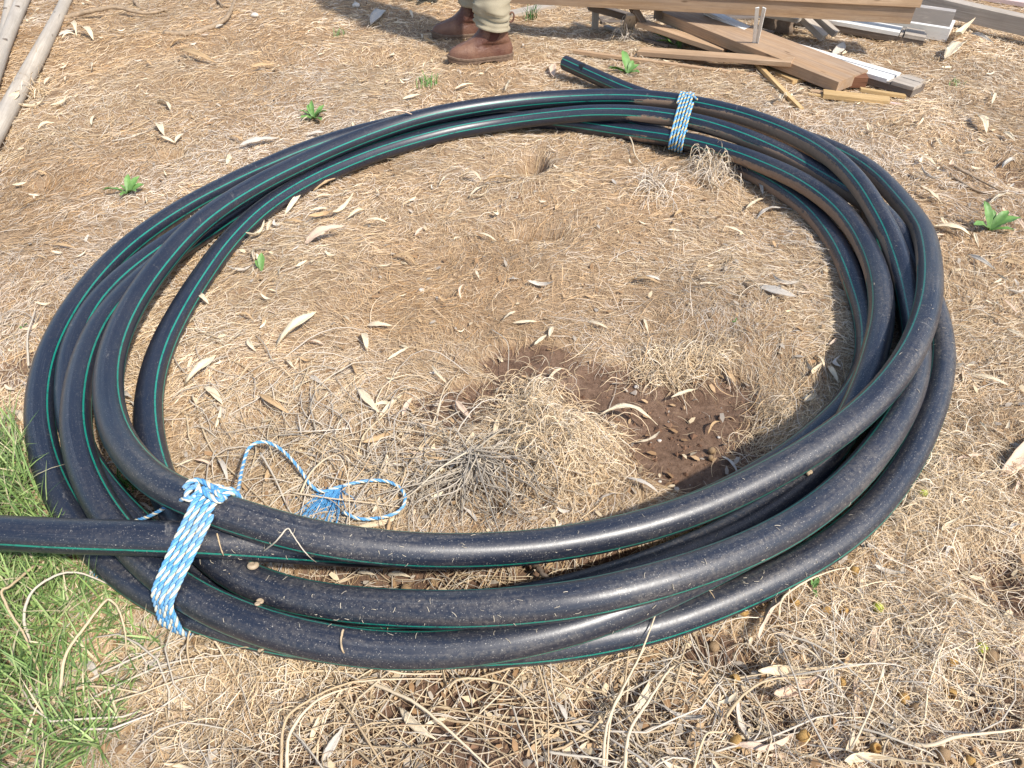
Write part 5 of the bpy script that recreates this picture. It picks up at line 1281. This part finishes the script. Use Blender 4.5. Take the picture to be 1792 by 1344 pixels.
STEMS = [([(461, 963, None), (485, 945, None), (503, 926, None), (512, 934, None), (528, 955, None), (545, 972, None), (562, 990, 0.03)], 0.0014, 'thin forked dry twig draped over two front strands'), ([(380, 935, None), (386, 955, None), (392, 968, None), (398, 985, 0.05), (404, 1005, None)], 0.0012, 'wispy pale strand hanging across the strands beside the rope tie'), ([(600, 1105, None), (598, 1122, None), (602, 1140, None), (618, 1156, 0.012)], 0.0018, 'fluffy pale stalk draped over the lowest front strand'), ([(109, 1235, 0.0), (107, 1195, 0.03), (117, 1142, 0.055), (150, 1095, 0.08), (180, 1056, 0.1), (193, 1050, 0.105), (208, 1068, 0.08), (219, 1108, 0.045), (221, 1148, 0.0)], 0.0026, 'thick pale stalk arching high out of the green grass'), ([(60, 990, 0.05), (20, 1024, 0.07), (3, 1036, 0.075), (20, 1075, 0.06), (43, 1112, 0.04), (67, 1172, 0.015), (94, 1195, 0.0)], 0.0024, 'bent brown stalk with a sharp elbow in the green grass'), ([(54, 1128, 0.01), (42, 1081, 0.04), (57, 1035, 0.06), (100, 1006, 0.065), (141, 1003, 0.055), (187, 1021, 0.02)], 0.0027, 'looping pale stalk over the grass below the loose pipe end'), ([(345, 1078, 0.035), (330, 1112, 0.03), (330, 1155, 0.02), (348, 1199, 0.0)], 0.002, 'pale stalk dropping from the near rope tie to the straw'), ([(345, 1078, 0.035), (372, 1115, 0.025), (405, 1170, 0.012), (432, 1219, 0.0)], 0.0024, 'straight tan stalk running down from the near rope tie'), ([(147, 1229, 0), (234, 1185, 0.012), (308, 1158, 0.018), (412, 1145, 0.015), (492, 1148, 0)], 0.002, 'long tan stalk lying along the outside of the front strands'), ([(134, 1205, 0), (180, 1178, 0.01), (234, 1152, 0.02), (300, 1125, 0.012), (352, 1102, 0)], 0.0022, 'straight pale stalk reaching from the grass towards the rope tie'), ([(240, 1229, 0), (275, 1190, 0.012), (302, 1168, 0.015), (365, 1158, 0.01), (436, 1148, 0)], 0.0019, 'thin tan stalk bending beside the long tan stem'), ([(167, 1205, 0), (180, 1229, 0.006), (240, 1215, 0.012), (330, 1185, 0.015), (420, 1175, 0)], 0.0016, 'wavy grey stalk at the edge of the grass'), ([(502, 1350, 0), (506, 1289, 0.018), (536, 1242, 0.03), (575, 1215, 0.02), (640, 1197, 0)], 0.0028, 'thick cream stalk curving up from the near ground'), ([(492, 1350, 0), (498, 1265, 0.015), (536, 1228, 0.025), (600, 1198, 0.015), (660, 1185, 0)], 0.0024, 'pale stalk curving beside the thick cream stem'), ([(440, 1197, 0), (502, 1179, 0.012), (560, 1174, 0.012), (640, 1178, 0)], 0.0024, 'pale grey stalk lying flat below the lowest strand'), ([(633, 1158, 0.02), (670, 1170, 0.018), (710, 1179, 0.012), (774, 1179, 0)], 0.0024, 'cream stalk beginning at a web of fluff on the lowest strand'), ([(643, 1192, 0.0), (690, 1212, 0.012), (734, 1235, 0.018), (801, 1292, 0.012), (862, 1350, 0)], 0.003, 'thickest cream stalk running diagonally over bare soil'), ([(590, 1197, 0), (657, 1190, 0.012), (715, 1188, 0.012), (774, 1188, 0)], 0.0018, 'straight thin cream stalk under the lowest strand'), ([(784, 1205, 0), (800, 1190, 0.015), (830, 1187, 0.02), (868, 1192, 0.02), (901, 1205, 0.02), (931, 1245, 0.014), (940, 1345, 0)], 0.0022, 'long tan stalk hooking over bare soil'), ([(1055, 1350, 0), (1062, 1269, 0.014), (1090, 1205, 0.03), (1122, 1142, 0.05), (1152, 1063, 0.07)], 0.0024, 'slender stalk rising from the ground to rest on the lowest strand'), ([(1092, 1350, 0), (1102, 1279, 0.015), (1136, 1225, 0.025), (1165, 1180, 0.02), (1184, 1162, 0)], 0.0028, 'thick pale stalk with a swollen tip on bare soil'), ([(1060, 1350, 0), (1068, 1262, 0.012), (1085, 1220, 0.01), (1110, 1200, 0)], 0.0018, 'short pale stalk beside the slender rising stem'), ([(961, 1316, 0), (1000, 1322, 0.008), (1038, 1326, 0.01), (1092, 1336, 0)], 0.0022, 'short straight cream stalk lying flat on bare soil'), ([(941, 1162, 0.012), (950, 1195, 0.012), (958, 1229, 0.01), (960, 1336, 0)], 0.0018, 'straight pale stalk dropping from the lowest strand over soil'), ([(897, 1235, 0), (910, 1275, 0.012), (928, 1310, 0.012), (942, 1345, 0)], 0.0016, 'thin grey stalk crossing the hooked tan stem'), ([(1269, 1256, 0), (1302, 1215, 0.018), (1349, 1189, 0.022), (1426, 1185, 0)], 0.0024, 'pale stalk arching over bare soil among nuts'), ([(1212, 1350, 0), (1235, 1286, 0.018), (1266, 1279, 0.014), (1274, 1240, 0)], 0.002, 'zigzag pale stalk with two sharp elbows'), ([(1577, 1299, 0.0), (1627, 1304, 0.014), (1674, 1289, 0.02), (1720, 1284, 0.012), (1800, 1275, 0)], 0.0032, 'thick cream branchlet lying across the tangled straw'), ([(1487, 1316, 0), (1510, 1270, 0.02), (1527, 1229, 0.03), (1545, 1170, 0.02), (1557, 1122, 0)], 0.0018, 'thin straight stalk leaning across the tangled straw'), ([(1353, 1105, 0), (1426, 1128, 0.018), (1480, 1165, 0.024), (1527, 1209, 0.022), (1610, 1282, 0)], 0.0021, 'long thin stalk crossing the tangle among nuts'), ([(1456, 1212, 0), (1459, 1150, 0.02), (1460, 1095, 0.025), (1450, 1005, 0)], 0.0014, 'very thin upright straw crossing the tangle'), ([(1363, 1081, 0), (1366, 1055, 0.02), (1379, 1038, 0.025), (1415, 1015, 0.025), (1460, 998, 0.015), (1513, 989, 0)], 0.0022, 'pale hooked stalk springing from beside the outer strand'), ([(1674, 1021, 0), (1700, 1060, 0.01), (1728, 1095, 0.014), (1800, 1155, 0)], 0.0018, 'straight grey stalk near the bare soil hole'), ([(303, 748, 0.0), (303, 735, 0.012), (321, 718, 0.018), (368, 694, 0.02), (410, 668, 0.015), (447, 641, 0)], 0.0022, 'pale branched stalk inside the coil beside the inner strand'), ([(328, 728, 0), (329, 745, 0.012), (331, 765, 0.018), (343, 790, 0)], 0.0022, 'short thick pale stalk standing inside the coil'), ([(352, 617, 0), (358, 590, 0.012), (372, 575, 0.012), (395, 598, 0.012), (420, 607, 0)], 0.0018, 'pale curved stalk with loop beside small cream leaves'), ([(435, 695, 0), (495, 645, 0.012), (525, 627, 0.01), (545, 620, 0)], 0.0016, 'thin stalk slanting between cream leaves'), ([(415, 694, 0), (430, 745, 0.012), (448, 772, 0)], 0.0014, 'thin brown stalk inside the coil below cream leaves'), ([(350, 740, 0), (375, 793, 0.012), (430, 848, 0.02), (481, 896, 0.03)], 0.0019, 'long straight stalk passing behind the rope tail'), ([(456, 793, 0.03), (481, 837, 0.03), (500, 880, 0.02), (512, 902, 0.02)], 0.0022, 'cream stalk leaning across the front strand below the rope loop'), ([(525, 865, 0.02), (544, 827, 0.045), (572, 802, 0.06), (594, 800, 0.065), (609, 840, 0.06), (612, 921, 0.055)], 0.0021, 'cream stalk bent into an arch over the frayed rope'), ([(512, 862, 0.03), (570, 871, 0.032), (637, 879, 0.025), (706, 888, 0.01)], 0.0017, 'straight cream straw lying over the frayed rope end'), ([(625, 805, 0), (637, 761, 0.015), (670, 728, 0.022), (694, 700, 0.012), (712, 680, 0)], 0.0019, 'cream stalk leaning over long pale leaves'), ([(674, 748, 0), (730, 755, 0.018), (781, 765, 0.02), (836, 786, 0)], 0.0019, 'pale straight stalk reaching into the dead weed'), ([(860, 580, 0), (888, 600, 0.02), (889, 655, 0)], 0.0012, 'very thin upright straw beside bare soil'), ([(1092, 230, 0.03), (1105, 245, 0.035), (1112, 272, 0.025), (1130, 290, 0.012), (1156, 292, 0)], 0.003, 'thick curved tan root springing from under the far strands'), ([(1161, 268, 0.0), (1168, 252, 0.025), (1188, 245, 0.035), (1212, 252, 0.03), (1238, 274, 0)], 0.0026, 'pale root looping in front of the far rope tie'), ([(1262, 330, 0), (1257, 300, 0.02), (1250, 275, 0.035), (1258, 262, 0.05)], 0.003, 'thick straw-coloured stalk standing in the wiry tuft'), ([(150, 238, 0), (200, 236, 0.01), (240, 222, 0.012), (275, 210, 0)], 0.003, 'thick pale stalk lying on straw near the poles'), ([(200, 255, 0), (240, 240, 0.012), (275, 226, 0)], 0.0022, 'thin pale stalk beside the thick one near the poles'), ([(66, 112, 0), (64, 95, 0.05), (63, 78, 0.09)], 0.0016, 'upright pale straw standing beside a pole'), ([(50, 640, 0), (48, 590, 0.02), (56, 560, 0.03), (62, 545, 0.02)], 0.0024, 'pale hooked stalk outside the coil on brown soil'), ([(300, 300, 0), (340, 292, 0.012), (400, 284, 0)], 0.0018, 'grey stalk lying along the outer strand far from the grass')]
for pts, rad, lab in STEMS: dead_stem(pts, rad, lab)

def bits_on_pipe():
    r = np.random.default_rng(171); parts = []
    spots = [(450, 960, 70, 40, 36), (620, 1090, 130, 35, 30), (760, 950, 130, 22, 24), (1400, 900, 140, 80, 30), (1600, 600, 40, 80, 18), (930, 1060, 120, 40, 26), (1250, 1010, 90, 40, 18)]
    for px, py, sx, sy, n in spots:
        for _ in range(n):
            p, q = pipe_hit(px + r.normal(0, sx), py + r.normal(0, sy))
            if p is None: continue
            d = Vector(r.normal(0, 1, 3)); d = (d - q * d.dot(q)).normalized(); L = r.uniform(.003, .011)
            e = Vector(r.normal(0, 1, 3)); e = (e - q * e.dot(q)).normalized() * L * .1
            C = catmull([list(p - d * L / 2 + q * .0006), list(p + e + q * .0015), list(p + d * L / 2 + q * .001)], 3)
            parts.append(tube_np(C, r.uniform(.0003, .0006), 4, False))
    V, Fq = merge(parts)
    props(obj('straw_bits', mesh_np('straw_bits', V, Fq, ST, True, np.repeat(np.random.default_rng(3).uniform(.75, 1.0, (len(parts), 1)) * np.array([[.60, .52, .40]]), len(V) // len(parts), 0))), 'short bits of straw and fluff stuck on the pipe', 'straw', kind='stuff')
bits_on_pipe()

def stalks(name, spots, seed, label, lw=(.05, .14), rad=(.0007, .0014), lift=.012, grey=.3, kap=9, dirs=None):
    """many thin stalks: spots = (px,py,spread_x,spread_y,count)"""
    r = np.random.default_rng(seed); parts = []; cols = []
    for (px, py, sx, sy, n) in spots:
        for _ in range(n):
            x, y = GA(px + r.normal(0, sx), py + r.normal(0, sy)); th = r.uniform(0, 6.28) if dirs is None else r.normal(*dirs)
            L = r.uniform(*lw); k = r.normal(0, kap); K = 7; lf = abs(r.normal(0, lift)); p = []
            for i in range(K):
                t = i / (K - 1); p.append((x, y, float(height(x, y)) + .004 + lf * math.sin(math.pi * t))); x += math.cos(th) * L / 6; y += math.sin(th) * L / 6; th += (k + r.normal(0, kap * .6)) * L / 6
            V, Fq = tube_np(np.array(p), r.uniform(*rad) * np.linspace(1.1, .6, K), 4, False); parts.append((V, Fq))
            c = np.array((.56, .49, .40) if r.random() < grey else STEMC[r.integers(0, 4)]) * r.uniform(.75, 1.1); cols.append(np.broadcast_to(c, (len(V), 3)))
    V, Fq = merge(parts)
    props(obj(name, mesh_np(name, V, Fq, ST, True, np.vstack(cols))), label, 'stalks', kind='stuff')
stalks('dry_stalks', [(1500, 1200, 200, 90, 260), (1150, 1230, 90, 60, 130), (880, 1230, 160, 60, 110), (450, 1200, 110, 60, 170), (650, 1290, 130, 40, 110), (850, 1010, 170, 12, 130)], 141, 'tangle of thin dry stalks over the near ground', rad=(.0006, .0013))
stalks('dry_stalks', [(420, 740, 70, 70, 70), (560, 800, 90, 60, 110), (700, 830, 60, 40, 90), (350, 640, 50, 50, 30)], 143, 'thin pale stalks scattered by the loose rope tail', rad=(.0008, .0018))
stalks('dry_stalks', [(640, 1270, 200, 50, 55), (250, 1230, 110, 50, 22), (1180, 1280, 120, 40, 34), (1500, 1260, 200, 50, 40), (900, 1180, 140, 18, 24)], 161, 'long pale stalks strewn over the soil below the coil', lw=(.12, .32), rad=(.0011, .0022), lift=.02, kap=6, dirs=(.75, 1.1))
stalks('dry_stalks', [(640, 800, 110, 60, 60), (760, 760, 80, 50, 40), (450, 720, 80, 60, 30)], 163, 'long grey stalks tangled beside the dead weed', lw=(.10, .24), rad=(.0009, .0018), lift=.022, kap=7, grey=.55)
stalks('dry_stalks', [(40, 600, 30, 60, 30), (170, 230, 70, 25, 40), (1720, 700, 40, 200, 40), (60, 240, 40, 40, 20)], 145, 'thin pale stalks on straw outside the coil')
stalks('dead_weed_clump', [(700, 840, 40, 18, 50)], 147, 'grey matted stalks behind the dead weed', grey=.8)

def dead_weed():
    """uprooted grey weed: stalks fanning from one crown"""
    r = np.random.default_rng(151); parts = []; cols = []
    c0 = G(832, 800, .035)
    for i in range(105):
        fx = r.normal(830, 95); fy = 905 + r.normal(0, 22) - .10 * abs(fx - 830)
        if i % 5 == 0: fx, fy = 830 + r.normal(0, 110), 770 + r.normal(0, 45)
        e = G(fx, fy); e.z = float(height(e.x, e.y)) + .006
        s = c0 + Vector((r.normal(0, .012), r.normal(0, .012), r.normal(0, .012)))
        m1 = s.lerp(e, .35) + Vector((r.normal(0, .022), r.normal(0, .022), .006 + abs(r.normal(0, .012)))); m2 = s.lerp(e, .7) + Vector((r.normal(0, .028), r.normal(0, .028), .008 + abs(r.normal(0, .008))))
        for q in (m1, m2): q.z = max(q.z, float(height(q.x, q.y)) + .006)
        C = catmull([list(s), list(m1), list(m2), list(e)], 4)
        V, Fq = tube_np(C, r.uniform(.0007, .0019) * np.linspace(1.2, .5, len(C)), 4, False); parts.append((V, Fq))
        c = np.array([(.56, .49, .40), (.50, .43, .34), (.62, .53, .40)][r.integers(0, 3)]) * r.uniform(.55, .95); cols.append(np.broadcast_to(c, (len(V), 3)))
    V, Fq = merge(parts)
    props(obj('dead_weed', mesh_np('dead_weed', V, Fq, ST, True, np.vstack(cols))), 'uprooted grey dead weed with stalks fanning towards the front pipe strand', 'dead weed')
dead_weed()

# ------------------------------------------------------------------ gum nuts and snails
def nut_mesh(name, mat, seed, opened):
    S = 14; prof = [(.25, -.95), (.62, -.72), (.9, -.35), (1.0, .1), (.95, .5), (.78, .82)] + ([(.62, .86), (.5, .4), (.25, .1)] if opened else [(.45, .97), (.12, 1.02)])
    r = random.Random(seed); V = []
    for i, (rad, z) in enumerate(prof):
        for k in range(S):
            a = 2 * math.pi * k / S; rr = rad * (1 + .05 * math.sin(a * 5 + seed) + r.uniform(-.03, .03)); V.append((rr * math.cos(a), rr * math.sin(a), z))
    F = [(i * S + k, i * S + (k + 1) % S, (i + 1) * S + (k + 1) % S, (i + 1) * S + k) for i in range(len(prof) - 1) for k in range(S)]
    for base, fl in ((0, True), ((len(prof) - 1) * S, False)):
        for q in range(S // 2 - 1):
            f = (base + q, base + q + 1, base + S - 2 - q, base + S - 1 - q); F.append(f[::-1] if fl else f)
    return mesh_np(name, np.array(V), np.array(F), mat)
NM = {k: nut_mesh('gum_nut', M[m], s, op) for k, m, s, op in (('o', 'nut_orange', 1, True), ('t', 'nut_tan', 2, False), ('g', 'nut_green', 3, False), ('d', 'nut_tan', 4, True))}
NW = {'o': 'open orange-brown gum nut', 't': 'closed tan gum nut', 'g': 'yellow-green gum nut', 'd': 'open tan gum nut'}
for px, py, s, k, w in [(1494, 1002, 0.0075, 'o', 'beside the outermost front strand'), (1297, 1073, 0.0095, 'o', 'touching the outermost front strand over dark soil'), (1330, 1062, 0.009, 'd', 'half under the outermost front strand'), (1413, 1088, 0.0085, 't', 'among yellow-brown nut husks'), (1253, 1124, 0.0092, 't', 'on the dark soil under the front strands'), (1288, 1186, 0.009, 'o', 'on bare soil with no leaf beside it'), (1409, 1283, 0.0095, 'o', 'beside a long pinkish leaf'), (1292, 1293, 0.01, 'o', 'with a broken side under a pale stem'), (1535, 1063, 0.0095, 'g', 'split by a dark line on tangled straw'), (1608, 877, 0.0095, 'g', 'alone outside the coil on golden straw'), (1665, 1157, 0.008, 'o', 'on bare soil beside a sickle-shaped leaf'), (1670, 1208, 0.009, 'o', 'on bare soil in front of a thin stem'), (1731, 1153, 0.0105, 't', 'large and fuzzy beside a sickle-shaped leaf'), (1478, 1068, 0.008, 'o', 'near the green seedling'), (1446, 1066, 0.008, 'o', 'in the straw near the green seedling'), (1469, 1104, 0.008, 'o', 'beside a grey torn leaf'), (1492, 1120, 0.007, 'o', 'beside the very thin upright straw'), (1535, 1306, 0.008, 'o', 'near the thick cream branchlet'), (1650, 1320, 0.01, 'd', 'under the thick cream branchlet'), (1782, 1333, 0.009, 'd', 'dark in the open soil past the branchlet'), (1320, 1168, 0.006, 't', 'small on bare soil by curled leaves'), (1586, 1215, 0.009, 'o', 'deep in tangled straw'), (1606, 1235, 0.008, 'd', 'ribbed in tangled straw'), (1476, 1190, 0.007, 'o', 'under crossing thin stems'), (1711, 1139, 0.009, 'g', 'pale and fuzzy by the large tan nut'), (1390, 1058, 0.008, 'o', 'under pinkish twisted leaf'), (1248, 778, 0.008, 't', 'on bare soil inside the coil'), (1247, 790, 0.006, 't', 'smaller on bare soil inside the coil'), (708, 1022, 0.01, 'd', 'between two front strands on dark soil'), (1700, 1330, 0.007, 'o', 'at the foot of the cream branchlet')]:
    g = G(px, py); z = float(height(g.x, g.y))
    o = bpy.data.objects.new('gum_nut', NM[k]); o.location = (g.x, g.y, z + s * .7 + .004); o.scale = (s, s, s * random.uniform(.95, 1.25))
    o.rotation_euler = (random.uniform(-1.4, 1.4), random.uniform(-1.2, 1.2), random.uniform(0, 6)); COL.objects.link(o)
    props(o, f'{NW[k]} {w}', 'gum nut', 'gum nuts on the ground')

def snail_mesh():
    n = 46; C = []; rad = []
    for i in range(n):
        t = i / (n - 1); a = t * 2 * math.pi * 2.6; g = math.exp(1.9 * (t - 1))
        C.append((.62 * g * math.cos(a), .62 * g * math.sin(a), .62 * (1 - g) * .55)); rad.append(.06 + .44 * g)
    V, Fq = tube_np(np.array(C), np.array(rad), 10)
    return mesh_np('snail_shell', V, Fq, M['snail'])
SM = snail_mesh()
for px, py, s, lab in ((1415, 829, .0085, 'small round snail shell stuck to the top front pipe strand'), (442, 995, .0105, 'large brown snail shell stuck on the pipe under the rope tie'),):
    p_, n_ = pipe_hit(px, py)
    if p_ is None: continue
    o = bpy.data.objects.new('snail_shell', SM); o.location = p_ + n_ * s * .55; o.scale = (s,) * 3
    o.rotation_euler = n_.to_track_quat('Z', 'Y').to_euler(); COL.objects.link(o); props(o, lab, 'snail shell', 'snail shells')
for px, py, s, z, lab in ((458, 1051, .007, .035, 'snail shell in the dark gap between two front strands'), (449, 1060, .0055, .03, 'smaller snail shell beside another in the dark gap'), (460, 1135, .006, .006, 'grey snail shell on straw against the lowest front strand')):
    p_, n_ = pipe_hit(px, py)
    o = bpy.data.objects.new('snail_shell', SM)
    o.location = (p_ + n_ * s * .5) if p_ else G(px, py, z)
    o.scale = (s,) * 3; o.rotation_euler = (random.uniform(-.6, .6), random.uniform(-.6, .6), random.uniform(0, 6)); COL.objects.link(o); props(o, lab, 'snail shell', 'snail shells')

# ------------------------------------------------------------------ small pale stones
for px, py, s, lab in ((1116, 664, .006, 'small round white pebble on bare soil'), (739, 519, .008, 'white pebble on straw inside the coil'), (1158, 752, .005, 'small grey stone on bare soil beside a curved leaf'), (1262, 752, .004, 'tiny white stone on bare soil near the front strand'),
                       (624, 16, .020, 'flat pale stone on straw behind the coil'), (1157, 832, .004, 'tiny grey stone on bare soil by a dry leaf'), (895, 734, .011, 'square tan pebble beside the dead weed'), (448, 35, .02, 'pale stone by the curved bark strip')):
    g = G(px, py); o = lump('pebble', (g.x, g.y, float(height(g.x, g.y)) + s * .5), (s, s * .8, s * .6), M['pebble'] if 'pebble' in M else M.setdefault('pebble', mat_plain('pale_pebble', (.62, .56, .48), .7, .3, .2, 80)), int(px), 2, .2, .3)
    props(o, lab, 'pebble', 'pebbles')
